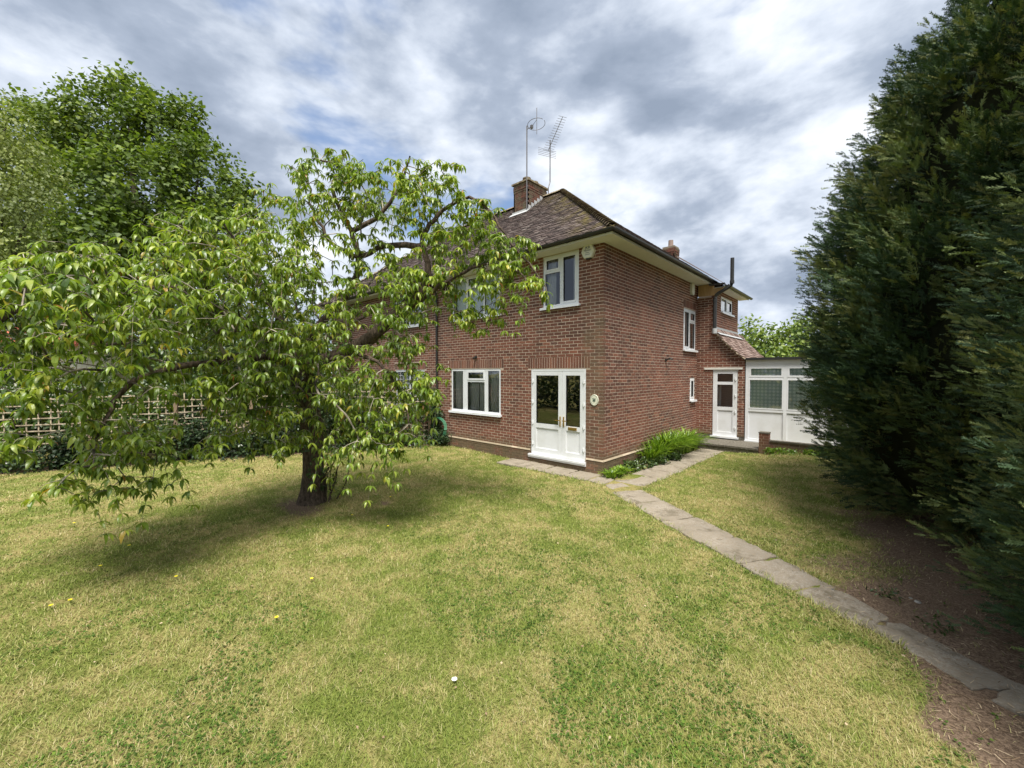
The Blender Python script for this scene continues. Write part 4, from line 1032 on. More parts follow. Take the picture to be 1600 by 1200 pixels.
# ------------------------------------------------------------------ weeping cherry
cherry = thing('cherry_tree', 'old weeping cherry tree with drooping leafy branches standing in the lawn', 'tree', G(490, 784))
def Wp(L): return [W(*p) for p in L]
base = G(490, 784); base[2] = hgt(base[0], base[1])
trunk = [base+np.array([0, 0, -.12]), base+np.array([0, 0, .03]), base+np.array([0, 0, .25]), W(489, 735, 7.0), W(489, 690, 7.0), W(484, 640, 7.0), W(476, 600, 7.0), W(472, 570, 6.95)]
tm = MB(); tm.tube(trunk, [.28, .23, .185, .17, .165, .17, .185, .16], 22, lump=.35, cap=False); tm.build('trunk', 'bark', cherry, smooth=True)
L_ = [   # main limbs: points (x, y, distance), start and end radius
    ([(472, 575, 6.95), (520, 560, 6.9), (570, 535, 6.8), (610, 500, 6.7), (650, 466, 6.6), (672, 440, 6.6)], .13, .095),
    ([(672, 441, 6.6), (690, 446, 6.55), (697, 446, 6.5)], .075, .06),
    ([(672, 442, 6.6), (668, 410, 6.6), (660, 380, 6.6), (672, 350, 6.6), (700, 322, 6.55), (735, 308, 6.4), (765, 330, 6.2), (800, 380, 6.05), (835, 420, 5.95), (855, 455, 5.9)], .058, .007),
    ([(662, 385, 6.6), (600, 385, 6.7), (560, 400, 6.7), (520, 380, 6.7), (490, 330, 6.7), (485, 290, 6.8)], .055, .015),
    ([(474, 575, 6.95), (490, 520, 7.0), (545, 455, 7.0), (560, 410, 6.9), (548, 360, 6.9), (520, 300, 6.9), (530, 262, 6.9), (500, 250, 6.8)], .09, .012),
    ([(548, 362, 6.9), (600, 330, 6.9), (630, 280, 6.9), (640, 245, 6.8)], .05, .012),
    ([(470, 575, 6.95), (440, 540, 6.7), (390, 510, 6.3), (330, 485, 5.9), (300, 462, 5.6), (262, 452, 5.3), (200, 457, 4.9), (110, 458, 4.4), (40, 480, 4.0), (-30, 520, 3.8)], .12, .02),
    ([(330, 485, 5.9), (325, 430, 5.7), (310, 390, 5.5), (280, 350, 5.2)], .05, .012),
    ([(470, 580, 6.95), (430, 560, 6.3), (370, 560, 5.6), (300, 570, 5.1), (220, 590, 4.7), (170, 640, 4.5), (150, 700, 4.3)], .08, .012),
    ([(476, 575, 7.0), (440, 500, 7.2), (400, 430, 7.2), (370, 380, 7.0), (350, 350, 6.8)], .08, .012),
    ([(480, 580, 6.95), (530, 560, 6.4), (580, 560, 6.0), (620, 600, 5.9), (640, 660, 5.8)], .05, .01),
    ([(660, 466, 6.6), (700, 440, 6.4), (750, 415, 6.2), (800, 420, 6.0), (830, 450, 5.95)], .04, .01),
    ([(476, 590, 7.0), (500, 540, 7.4), (560, 500, 7.8), (620, 470, 7.8)], .07, .012),
]
nodes = []; nrad = []
lm = MB()
for pts, r0, r1 in L_:
    P = Wp(pts); out = []
    for i in range(len(P)-1):
        p0, p1, p2, p3 = P[max(i-1, 0)], P[i], P[i+1], P[min(i+2, len(P)-1)]
        for t in (0, .25, .5, .75): out.append(.5*((2*p1)+(-p0+p2)*t+(2*p0-5*p1+4*p2-p3)*t*t+(-p0+3*p1-3*p2+p3)*t**3))
    out.append(P[-1]); n = len(out)
    out = [p+rng.normal(size=3)*.012*(i > 0) for i, p in enumerate(out)]
    rr = [r0+(r1-r0)*(i/(n-1))**.8 for i in range(n)]
    lm.tube(out, rr, 10, lump=.2); nodes += out; nrad += rr
lm.build('limbs', 'bark', cherry, smooth=True)
CB = [(100, 470, 3.9, 140, 80, .8), (250, 440, 4.7, 150, 95, .9), (50, 570, 4.2, 90, 110, .8), (190, 610, 4.6, 120, 110, .8), (155, 735, 4.1, 55, 60, .35),
      (340, 390, 5.5, 110, 60, .9), (285, 345, 5.2, 50, 35, .5), (380, 500, 5.7, 110, 110, 1.1), (320, 630, 5.5, 90, 80, .8), (470, 450, 6.2, 110, 110, 1.2),
      (460, 330, 6.7, 90, 65, .9), (510, 262, 6.9, 60, 32, .6), (600, 300, 6.9, 100, 62, .9), (675, 285, 6.7, 55, 42, .6), (600, 480, 6.4, 85, 85, .9),
      (640, 590, 6.1, 60, 75, .7), (550, 610, 6.2, 70, 75, .8), (690, 420, 6.4, 70, 50, .7), (785, 425, 6.1, 50, 55, .5), (832, 455, 5.9, 26, 26, .3),
      (740, 490, 6.1, 40, 40, .4), (600, 690, 5.7, 50, 30, .3), (440, 640, 6.0, 80, 60, .7), (340, 705, 5.1, 40, 28, .25), (10, 440, 3.7, 60, 45, .4),
      (540, 690, 5.8, 30, 40, .3), (30, 660, 4.2, 50, 70, .4), (230, 740, 4.4, 40, 30, .25), (740, 350, 6.4, 60, 40, .5), (120, 395, 4.4, 110, 22, .6), (735, 318, 6.35, 50, 20, .2), (800, 388, 6.1, 38, 42, .2), (690, 350, 6.5, 45, 35, .4), (580, 385, 6.6, 50, 30, .4), (640, 430, 6.5, 45, 40, .4), (400, 600, 5.6, 50, 60, .4), (560, 690, 5.7, 40, 30, .3), (440, 690, 5.9, 30, 30, .2), (170, 690, 4.1, 60, 50, .3), (620, 640, 5.8, 40, 50, .3), (250, 690, 4.4, 50, 40, .3), (480, 560, 6.5, 110, 60, .9), (90, 770, 3.9, 25, 25, .2)]
pts = []
for (x, y, dp_, rx, ry, rd) in CB:
    k = max(4, int(rx*ry/112*(dp_/6)**.5*(1.45 if (y < 400 and x > 380) else .48 if (x < 350 and y > 540) else .9 if x < 330 else 1.1))); d = rvec(k); rad = rng.random(k)**.38
    for a, q in zip(d, rad): pts.append(W(x+a[0]*q*rx, y-a[2]*q*ry, dp_+a[1]*q*rd*1.1))
pts = np.array(pts); pts = pts[pts[:, 2] > .45]
core = np.array(nodes); root = W(473, 575, 6.95)
# join cluster points greedily, nearest first, to the growing skeleton
NP_ = np.concatenate([core, pts]); K0 = len(core); plen = np.concatenate([np.linalg.norm(core-root, axis=1), np.zeros(len(pts))])
cost = np.full(len(NP_), 1e9); par = np.full(len(NP_), -1); done = np.zeros(len(NP_), bool); done[:K0] = True
for i in range(K0):
    pass
Dm = np.linalg.norm(pts[:, None, :]-core[None, :, :], axis=2)+.25*plen[None, :K0]
best = Dm.argmin(1); cost[K0:] = Dm[np.arange(len(pts)), best]; par[K0:] = best
order = []
for _ in range(len(pts)):
    c = np.where(done, 1e9, cost); j = int(c.argmin()); done[j] = True; order.append(j)
    plen[j] = plen[par[j]]+np.linalg.norm(NP_[j]-NP_[par[j]])
    dd = np.linalg.norm(NP_-NP_[j], axis=1)+.25*plen[j]+.05
    u = (~done) & (dd < cost); cost[u] = dd[u]; par[u] = j
cnt = np.ones(len(NP_))
for j in reversed(order):
    if par[j] >= K0: cnt[par[j]] += cnt[j]
bm_ = MB(); rad = lambda j: .0027*cnt[j]**.5+.0008
for j in order:
    p = NP_[par[j]]; q = NP_[j]; L = np.linalg.norm(q-p); mid = (p+q)/2+np.array([0, 0, .13*L])+rng.normal(size=3)*.07*L
    m1 = p*.5625+mid*.375+q*.0625; m2 = p*.0625+mid*.375+q*.5625
    r1 = rad(j); r0 = min(r1*1.25, rad(par[j]) if par[j] >= K0 else r1*1.5)
    bm_.tube([p, m1, m2, q], [r0, r0*.9+r1*.1, r1, r1], 5, cap=False)
# short drooping twigs that carry whorls of hanging leaves
LP, LD, LN, LR, LS = [], [], [], [], []
for j in order:
    q = NP_[j]; d = q-NP_[par[j]]; d[2] *= .4; d = unit(d+rng.normal(size=3)*.5)
    hang = rng.random() < .25
    for t_ in range(1 if hang else (3 if rng.random() < .5 else 2)):
        d2 = unit(d+rng.normal(size=3)*.75); d2[2] = abs(d2[2])*.4; L = rng.uniform(.45, .85) if hang else rng.uniform(.12, .30); tp = []; ncur = 6
        for i in range(ncur):
            s = i/(ncur-1); tp.append(q+d2*(L*(.45 if hang else .8)*s)+np.array([0, 0, L*((.15*s-1.0*s*s) if hang else (.25*s-.55*s*s))]))
        if tp[-1][2] < .30: continue
        bm_.tube(tp, [.0032, .0028, .0025, .0021, .0018, .0012], 4, cap=False)
        tone = rng.random(); stations = np.linspace(.25, 1, max(2, int(L/.105)))
        for st_ in stations:
            k = min(int(st_*(ncur-1)), ncur-2); fr = st_*(ncur-1)-k; p = tp[k]*(1-fr)+tp[k+1]*fr
            nl = rng.integers(3, 6)+(2 if st_ > .95 else 0); ph = rng.uniform(0, 6.28)
            for i in range(nl):
                a = ph+i*6.283/nl+rng.normal()*.3; out = np.array([math.cos(a), math.sin(a), 0])
                LP.append(p+rng.normal(size=3)*.006); LD.append(unit(out*rng.uniform(.45, 1.0)+np.array([0, 0, -rng.uniform(.1, .75)]))); LN.append(unit(out*.35+np.array([0, 0, 1.0])+rng.normal(size=3)*.2))
                LR.append(min(.999, max(0, .32*tone+.60*rng.random()+(.08 if rng.random() < .03 else 0)+(.07 if st_ > .9 else 0)))); LS.append(rng.uniform(.07, .135))
bm_.build('twigs', 'twig', cherry, smooth=True, kind='stuff')
LP, LD, LN, LR, LS = map(np.array, (LP, LD, LN, LR, LS))
dep_ = (LP-CAM)@FW; sz = LS/dep_; fx = np.abs((LP-CAM)@RT)/dep_*F < 790
# ivy-clad sucker leaves on the trunk are added to the same foliage
o_ = np.argsort(-(sz*fx)); near, far = o_[:296], o_[296:]
RR = frames(LD, LN)
scatter('foliage', LEAF_V, LEAF_F, LP[far], RR[far], np.stack([LS[far], LS[far]*1.0, LS[far]], 1), LR[far], 'leaf', cherry, 'stuff')
lme = D.meshes.new('leaf'); lme.from_pydata(LEAF_V, [], LEAF_F); lme.materials.append(M['leaf'])
ci = Matrix.Translation(Vector(cherry.location)).inverted()
for i in near:
    o = D.objects.new('leaf', lme); COL.objects.link(o); o.parent = cherry
    m4 = Matrix(RR[i].tolist()).to_4x4(); o.matrix_local = ci @ Matrix.Translation(Vector(LP[i])) @ m4 @ Matrix.Diagonal((LS[i], LS[i]*1.0, LS[i], 1))
print('cherry clusters', len(pts), 'leaves', len(LP))
# ivy on the trunk, and the suckers beside it
k = 900; tt = rng.random(k); an_ = rng.uniform(0, 2*math.pi, k); tp = np.array(trunk[2:])
ii = tt*(len(tp)-1); i0 = np.minimum(ii.astype(int), len(tp)-2); c = tp[i0]+(tp[i0+1]-tp[i0])*(ii-i0)[:, None]
o3 = np.stack([np.cos(an_), np.sin(an_), np.zeros(k)], 1); keep = (tt > .35) | ((o3@RT > .15) & (rng.random(k) < .8))
P = (c+o3*(.22+.12*rng.random(k)*tt)[:, None])[keep]
scatter('ivy', SIMP_V, SIMP_F, P, frames(unit(o3[keep]*.5+rng.normal(size=P.shape)*.4+np.array([0, 0, -.6])), unit(o3[keep]+np.array([0, 0, .4]))), rng.uniform(.05, .09, len(P)), rng.random(len(P)), 'hedge', cherry, 'stuff')
sk = MB(); sl_ = []
for i in range(6):
    b = base+RT*rng.uniform(.2, .36)+FH*rng.uniform(-.15, .1); b[2] = -.02; t = b+RT*rng.uniform(-.02, .35)+np.array([0, 0, rng.uniform(.5, 1.0)])
    mid = (b+t)/2+rng.normal(size=3)*.05; sk.tube([b, mid, t], [.014, .010, .005], 5); sl_.append((b, mid, t))
sk.build('suckers', 'bark', cherry, smooth=True)
P = np.array([s[0]*(1-a)+s[2]*a for s in sl_ for a in rng.uniform(.25, 1, 20)])+rng.normal(size=(120, 3))*.03
scatter('sucker_leaves', LEAF_V, LEAF_F, P, frames(rvec(120)+np.array([0, 0, -.5]), rvec(120)*.5+np.array([0, 0, 1])), rng.uniform(.04, .08, 120), rng.random(120)*.6, 'leaf', cherry, 'stuff')

# ------------------------------------------------------------------ conifers
def frond_tpl():
    V = []; Fc = []
    def tri(a, b, c): o = len(V); V.extend([a, b, c]); Fc.append((o, o+1, o+2))
    tri((0, .02, 0), (0, -.02, 0), (1.0, 0, .02))
    for i in range(6):
        x = .06+.14*i; L = .46*(1-.62*i/6)*(.8+.3*math.sin(i*2.1))
        for s in (1, -1):
            dx = L*.8; dy = L*.60*s; z = -.06*s*(i % 2)-.03
            tri((x, 0, 0), (x+.13, 0, 0), (x+dx, dy, z))
            if i < 4: tri((x+dx*.4, dy*.42, z*.4), (x+dx*.62, dy*.55, z*.4), (x+dx*.6+.12, dy*.42+.06*s, z+.03))
    return V, Fc
FV, FF = frond_tpl()
def conifer(label, cx, cy, prof, nplume, per, seed, fs=1.0):
    t = thing('conifer', label, 'tree', (cx, cy, 0), 'tall cypress trees along the path')
    zs = [p[0] for p in prof]; rs = [p[1] for p in prof]
    R_ = lambda z: np.interp(z, zs, rs)
    m = MB(); m.tube([(cx, cy, -.1), (cx, cy, zs[-1]*.5), (cx, cy, zs[-1]*.93)], [.28, .18, .03], 10); m.build('trunk', 'darkbark', t)
    # ragged inner mass of bare twigs
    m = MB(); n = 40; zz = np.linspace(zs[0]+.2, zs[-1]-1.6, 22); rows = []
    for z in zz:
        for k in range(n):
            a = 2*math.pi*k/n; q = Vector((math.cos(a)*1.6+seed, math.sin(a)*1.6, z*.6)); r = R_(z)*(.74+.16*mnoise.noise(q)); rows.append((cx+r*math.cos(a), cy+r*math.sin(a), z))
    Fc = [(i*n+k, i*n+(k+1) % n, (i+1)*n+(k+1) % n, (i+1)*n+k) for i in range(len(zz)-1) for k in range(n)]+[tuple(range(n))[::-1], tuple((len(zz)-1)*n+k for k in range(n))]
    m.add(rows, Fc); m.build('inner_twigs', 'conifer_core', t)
    zg = rng.uniform(zs[0], zs[-1], nplume*6); pr = R_(zg)+.15; zg = zg[rng.random(len(zg)) < pr/pr.max()][:nplume]
    a = rng.uniform(0, 2*math.pi, len(zg)); o = np.stack([np.cos(a), np.sin(a), np.zeros(len(a))], 1)
    c = np.array([cx, cy, 0]); tocam = unit((CAM-c)*np.array([1, 1, 0])); pw = np.stack([cx+R_(zg)*o[:, 0], cy+R_(zg)*o[:, 1], zg], 1)-CAM; ang = np.degrees(np.arctan2(pw@RT, pw@FH)); keep = ((o@tocam > -.30) & (ang < 60)) | (rng.random(len(a)) < .25)
    zg, a, o = zg[keep], a[keep], o[keep]
    ln = np.array([mnoise.noise(Vector((math.cos(q)*1.6+seed, math.sin(q)*1.6, z*.6))) for q, z in zip(a, zg)])
    ln2 = np.array([mnoise.noise(Vector((math.cos(q)*4.2+seed, math.sin(q)*4.2, z*.95-.5*r0_))) for q, z, r0_ in zip(a, zg, R_(zg))])
    kp = rng.random(len(ln2)) < np.clip(1.15+3.2*ln2, .06, 1); zg, a, o, ln, ln2 = zg[kp], a[kp], o[kp], ln[kp], ln2[kp]
    lob = np.clip(ln2*1.6+.25, -.5, .38); r = R_(zg)*(.85+.12*ln+.19*lob)*rng.uniform(.76, 1.0, len(zg)); pb = c+o*r[:, None]; pb[:, 2] = zg
    upk = np.interp(zg, [0, 1.2, 4], [.15, .65, .95]); ax = unit(o*.8+np.stack([0*upk, 0*upk, upk], 1)+rng.normal(size=o.shape)*.22)
    Lp = rng.uniform(.30, .75, len(zg))*np.interp(zg, [0, 1, zs[-1]], [.7, 1, .9])
    n = len(zg)*per; A_ = np.repeat(ax, per, 0); tpar = rng.random(n)**.8; sidev = rvec(n); sidev = unit(sidev-A_*np.sum(sidev*A_, 1, keepdims=True))
    P = np.repeat(pb, per, 0)-A_*.1+A_*(tpar*np.repeat(Lp, per))[:, None]+sidev*((1.02-tpar)*.17*np.repeat(Lp/.5, per)*rng.random(n))[:, None]
    d = unit(A_*.75+sidev*(.75*(1-tpar*.6))[:, None]+np.repeat(o, per, 0)*.25+np.array([0, 0, -.10]))
    nrm = unit(np.cross(d, rng.normal(size=(n, 3)))*.8+np.array([0, 0, .7])+np.repeat(o, per, 0)*.5)
    S = fs*rng.uniform(.11, .21, n)*(1-.3*tpar)
    P[:, 2] = np.maximum(P[:, 2], .12+.1*rng.random(n))
    pr_ = np.repeat(np.clip(.52+1.2*ln2+rng.normal(size=len(zg))*.18, 0, 1), per); rv = np.clip(.62*pr_+.28*rng.random(n)*pr_*1.4+.08*tpar, 0, .999)
    scatter('foliage', FV, FF, P, frames(d, nrm), np.stack([S*1.15, S, S], 1), rv, 'frond', t, 'stuff')
    print('conifer fronds', n)
    return t
conifer('broad dark green cypress nearest the conservatory, foliage sweeping to the ground', 6.75, 1.35,
        [(.10, 2.75), (.5, 3.15), (1.2, 3.40), (2.4, 3.55), (3.6, 3.45), (5.0, 3.05), (6.3, 2.42), (7.2, 1.75), (8.2, 1.15), (9.4, .6), (10.2, .12)], 9000, 19, 3.3)
conifer('dark cypress at the right edge overhanging the path and bare soil', 7.35, -2.95,
        [(.10, 2.2), (.6, 2.42), (1.5, 2.5), (2.8, 2.45), (4.2, 2.1), (6.0, 1.7), (7.5, 1.2), (9.0, .5), (9.8, .1)], 6500, 26, 8.1, .62)

# ------------------------------------------------------------------ background trees and shrubs
def BL(L, wdepth=.8): return [(W(x, y, d), ((rx*d/F), (rx*d/F)*wdepth, ry*d/F), rx*ry) for x, y, d, rx, ry in L]
bs = W(235, 583, 22); bs[2] = 0
simple_tree('sycamore_tree', 'tall dense sycamore with fresh green leaves behind the fence on the left', 'tree', bs, 5.0, .45,
    BL([(190, 200, 22, 75, 70), (120, 210, 22, 70, 65), (250, 220, 21.5, 70, 60), (310, 280, 21.5, 70, 60), (350, 320, 21, 50, 45), (220, 310, 20.5, 110, 80), (130, 320, 20.5, 90, 80), (60, 230, 23, 70, 70), (200, 400, 20, 130, 70), (330, 380, 20.5, 90, 55), (70, 400, 21, 90, 70), (200, 150, 22.3, 34, 32), (95, 150, 23, 30, 25), (290, 185, 22, 28, 28), (385, 350, 21, 28, 28), (370, 290, 21.5, 28, 26), (240, 480, 20, 150, 50)]),
    4400, 16, .21, .24, 'maple', 'trees behind the fence', MAP_V, MAP_F, .35, clumpy=.45)
bs = W(-20, 583, 13.5); bs[2] = 0
simple_tree('birch_tree', 'olive green birch with fine drooping foliage at the far left', 'tree', bs, 3.0, .16,
    BL([(10, 200, 13.5, 60, 45), (20, 270, 13.5, 75, 60), (0, 340, 13.3, 85, 60), (50, 330, 13.2, 50, 50), (-60, 300, 13.5, 90, 110), (20, 410, 13.2, 90, 50), (-20, 460, 13.2, 120, 60)]),
    1500, 15, .115, .22, 'birch', 'trees behind the fence', SIMP_V, SIMP_F, 1.1, clumpy=.8)
bs = W(1200, 583, 27); bs[2] = 0
simple_tree('willow_tree', 'bright yellow green tree behind the conservatory roof', 'tree', bs, 1.6, .2,
    BL([(1180, 545, 27, 30, 32), (1215, 535, 27, 34, 30), (1245, 545, 27, 30, 40), (1200, 570, 26, 50, 35), (1265, 520, 27, 26, 30), (1170, 515, 28, 10, 18)]),
    420, 12, .26, .3, 'brightleaf', None, SIMP_V, SIMP_F, .8)
bs = W(430, 583, 17); bs[2] = 0
simple_tree('hazel_tree', 'dark bushy tree behind the cherry and trellis, left of the far house', 'tree', bs, 2.0, .18,
    BL([(430, 520, 17, 90, 60), (350, 500, 16, 80, 70), (520, 560, 17, 60, 45), (300, 560, 15, 90, 50), (440, 450, 17.5, 60, 45)]),
    700, 13, .17, .26, 'hedge', 'trees behind the fence', SIMP_V, SIMP_F, .3, clumpy=.9)
bs = W(60, 583, 15.5); bs[2] = 0
simple_tree('elder_tree', 'dark spreading elder over the fence below the birch', 'tree', bs, 1.6, .14,
    BL([(60, 480, 15.5, 70, 40), (140, 480, 15.5, 80, 30), (-20, 540, 14.5, 90, 60), (230, 540, 15, 60, 50), (10, 560, 13.5, 60, 50)]),
    620, 13, .16, .26, 'hedge', 'trees behind the fence', SIMP_V, SIMP_F, .3, clumpy=.9)
# shrubs and ivy along the fence, each one a plant
i = 0
labs = ['glossy dark shrub at the fence foot nearest the hose', 'low ivy mound under the trellis left of the hose', 'dark laurel at the fence seen just right of the cherry trunk', 'ivy clump against the trellis directly behind the cherry trunk',
        'dense evergreen shrub at the fence just left of the cherry trunk', 'rounded shrub spilling onto the lawn under the hanging cherry branches', 'variegated shrub at the trellis below the long left limb', 'ivy covered stretch of trellis beneath the pale bungalow',
        'thin ivy mound at the fence foot near the left edge', 'sparse shrub at the very left end of the visible fence', 'ivy hanging over the top rail at the far left']
span = [(p, q) for p, q in tot]
npl = len(labs)
for i, lb in enumerate(labs):
    s = (i+.5)/npl*len(span)*.93; k = int(s); fr = s-k; p, q = span[k]; c = p+(q-p)*fr; d = unit(q-p); nn = np.array([d[1], -d[0]])
    if (nn@(CAM[:2]-c)) < 0: nn = -nn
    t = thing('climbing_shrub', lb, 'shrub', (c[0], c[1], 0), 'shrubs along the trellis fence')
    hh = [1.0, .55, 1.25, 1.5, 1.1, .75, .8, .6, .4, .35, .5][i]
    m = MB()
    for b in range(5):
        e = c+nn*rng.uniform(-.1, .25)+d*rng.uniform(-.6, .6); m.tube([(c[0], c[1], -.05), ((c[0]+e[0])/2, (c[1]+e[1])/2, hh*.5), (e[0], e[1], hh)], [.018, .012, .006], 5)
    m.build('stems', 'darkbark', t)
    blob = []
    for b in range(8):
        e = c+nn*rng.uniform(-.25, .18)+d*rng.uniform(-.85, .85); zc = rng.uniform(.2, hh+.15); blob.append(((e[0], e[1], zc), (.42, .34, rng.uniform(.2, .4)), 1))
    blob.append(((c[0]+nn[0]*.12, c[1]+nn[1]*.12, .16), (.75, .4, .18), 1.2))
    leafcloud('foliage', blob, 330 if i < 6 else 210, 12, .08, .09, 'ivy' if i % 3 != 1 else 'hedge', t, SIMP_V, SIMP_F, .3)
    # lighter growth behind the fence, part of the same thicket
for i, (x, dpt, lab) in enumerate(((560, 13.5, 'hedge mass behind the trellis beside the far house'), (420, 12.6, 'hedge mass behind the trellis right behind the cherry crown'), (250, 11.8, 'hedge mass behind the trellis below the elder'), (90, 10.8, 'hedge mass behind the trellis at the left'), (-60, 10.6, 'hedge mass at the left end of the trellis'))):
    c = W(x, 583, dpt+.6); c[2] = 0; t = thing('hedge_shrub', lab, 'hedge', c, 'hedge behind the trellis fence')
    m = MB(); m.tube([c, c+np.array([0, 0, 1.0])], [.06, .02], 6); m.build('stem', 'darkbark', t)
    leafcloud('foliage', [((c[0]+rng.uniform(-1, 1), c[1]+rng.uniform(-1.3, 1.3), rng.uniform(.5, 1.75)), (.95, .95, .5), 1) for _ in range(9)], 900, 12, .11, .14, 'hedge', t, SIMP_V, SIMP_F, .3)

# ivy up the corner of the front wall by the downpipe
t = thing('ivy_plant', 'ivy climbing the front wall beside the downpipe above the hose', 'plant', (-5.9, -.1, 0))
m = MB(); m.tube([(-5.95, -.08, -.05), (-5.93, -.06, .9), (-5.97, -.07, 1.75)], [.02, .014, .006], 6); m.build('stem', 'darkbark', t)
leafcloud('foliage', [((-5.93, -.12, .4), (.30, .13, .4), 1.3), ((-5.95, -.1, 1.0), (.16, .10, .5), 1), ((-5.6, -.2, .22), (.4, .2, .22), 1.5), ((-6.0, -.1, 1.5), (.12, .08, .35), .6)], 260, 8, .06, .05, 'ivy', t)

# planting bed beside the side wall
def strap_clump(label, c, n, L, mt='bed', spread=.28):
    t = thing('strap_leaved_plant', label, 'plant', (c[0], c[1], 0), 'plants in the bed by the side wall')
    V = []; Fc = []; K = 5
    m = MB()
    for i in range(int(n*1.6)):
        a = rng.uniform(0, 2*math.pi); o = np.array([math.cos(a), math.sin(a), 0]); b = np.array([c[0], c[1], 0])+o*rng.uniform(0, spread)*np.array([.7, 1, 1]); l = L*1.22*rng.uniform(.6, 1.1); sd = np.array([-o[1], o[0], 0])
        lean = rng.uniform(.3, 1.15); wd = rng.uniform(.011, .019); rows = []; wd *= 1.25
        for k in range(K):
            s = k/(K-1); p = b+o*(lean*l*s*s*.9)+np.array([0, 0, l*(s-.45*lean*s*s*s)]); w_ = wd*(1-s**2.2)+.001
            rows += [p+sd*w_, p+np.array([0, 0, -.004])-o*.002, p-sd*w_]
        Fq = []
        for k in range(K-1): Fq += [(3*k, 3*k+1, 3*k+4, 3*k+3), (3*k+1, 3*k+2, 3*k+5, 3*k+4)]
        m.add(rows, Fq, rng.random())
    m.build('leaves', mt, t, kind='stuff')
    return t
for (y, x, n, L, lb) in ((1.95, .27, 70, .52, 'nearest tall clump of strap leaves by the side wall'), (2.45, .30, 110, .66, 'large bright green strap-leaved clump, second from the corner of the house'), (3.0, .33, 120, .72, 'tallest strap-leaved clump in the middle of the bed'),
                         (3.55, .34, 120, .70, 'dense strap-leaved clump beyond the tallest one'), (4.1, .36, 100, .66, 'strap-leaved clump under the narrow side window'), (4.6, .30, 80, .55, 'last strap-leaved clump against the doorstep'), (3.0, .15, 90, .75, 'strap-leaved clump tight against the wall under the spotlight')):
    strap_clump(lb, (x, y), n, L)
for (y, x, n, L, lb) in ((-.02, .25, 120, .16, 'short grassy tuft at the foot of the house corner'), (.35, .24, 120, .17, 'second low grassy tuft along the plinth from the corner')):
    strap_clump(lb, (x, y), n, L, 'bed', .25)
for y, x, r_, lb in ((.85, .25, .22, 'low round-leaved groundcover by the air brick'), (1.35, .30, .26, 'silvery groundcover creeping onto the path slabs'), (1.9, .45, .22, 'dark groundcover in front of the nearest strap leaves'), (2.6, .55, .18, 'thin groundcover edging the path below the tall clumps')):
    t = thing('groundcover_plant', lb, 'plant', (x, y, 0), 'groundcover in the bed by the side wall')
    leafcloud('leaves', [((x, y, .06), (r_, r_*1.3, .10), 1)], 90, 6, .055, .03, 'hedge', t, MAP_V, MAP_F, 0)
for j, (x, y) in enumerate(((2.6, 4.65), (3.4, 4.72))):
    t = thing('groundcover_plant', ['low weeds at the foot of the brick pier', 'low weeds further along the low garden wall'][j], 'plant', (x, y, 0))
    leafcloud('leaves', [((x, y, hgt(x, y)+.05), (.42, .10, .07), 1)], 80, 6, .05, .03, 'bed', t, MAP_V, MAP_F, 0)

# pale bungalow beyond the fence
bg_ = thing('bungalow', 'pale rendered bungalow with red tiled roof glimpsed through the cherry leaves', 'house', W(120, 583, 24)*np.array([1, 1, 0]))
c = W(120, 583, 24); cx, cy = c[0], c[1]
m = MB(); m.box((cx-6, cy-3, 0), (cx+5, cy+3, 3.7)); m.build('wall', 'whitewall', bg_)
m = MB(); m.add([(cx-6.4, cy-3.4, 3.7), (cx+5.4, cy-3.4, 3.7), (cx+5.4, cy+3.4, 3.7), (cx-6.4, cy+3.4, 3.7), (cx-3.5, cy, 5.6), (cx+2.5, cy, 5.6)], [(0, 1, 5, 4), (1, 2, 5), (2, 3, 4, 5), (3, 0, 4)]); m.box((cx-6.4, cy-3.4, 3.6), (cx+5.4, cy+3.4, 3.695)); m.build('roof', 'redtile', bg_)
for k in (-4, -.5, 2.8):
    m = MB(); m.box((cx+k-.6, cy-3.03, 1.2), (cx+k+.6, cy-3.005, 2.5)); wn = m.build('window', 'upvc', bg_)
    m = MB(); m.box((cx+k-.52, cy-3.04, 1.28), (cx+k-.03, cy-3.032, 2.42)); m.box((cx+k+.03, cy-3.04, 1.28), (cx+k+.52, cy-3.032, 2.42)); m.build('pane', 'black', wn)

# garden behind the photographer (seen only mirrored in the panes)
for i, (x, y, h, r) in enumerate(((-10.5, -13.6, 4.2, 1.9), (-7.2, -13.2, 3.4, 1.8), (-4.0, -13.4, 4.0, 1.9), (-.8, -13.6, 3.2, 1.7), (2.6, -14.2, 4.6, 2.0), (7.0, -15.0, 4.2, 2.0))):
    simple_tree('garden_tree', ['green tree by the fence end, mirrored in the lattice window', 'dark green tree mirrored in the left front door', 'rounded green tree mirrored in the right front door', 'small tree mirrored in the ground floor window edge', 'green tree behind the viewpoint, mirrored low in the glass', 'green tree behind the viewpoint by the end of the path'][i], 'tree', (x, y, 0), .8, .12,
        [((x, y, h*.45), (r, r*.8, h*.42), 1), ((x+.9, y, h*.8), (r*.6, r*.6, h*.22), .5), ((x-.9, y+.3, h*.25), (r*.7, r*.7, h*.25), .6)], 320, 8, .22, .26, 'hedge', 'trees at the bottom of the garden')
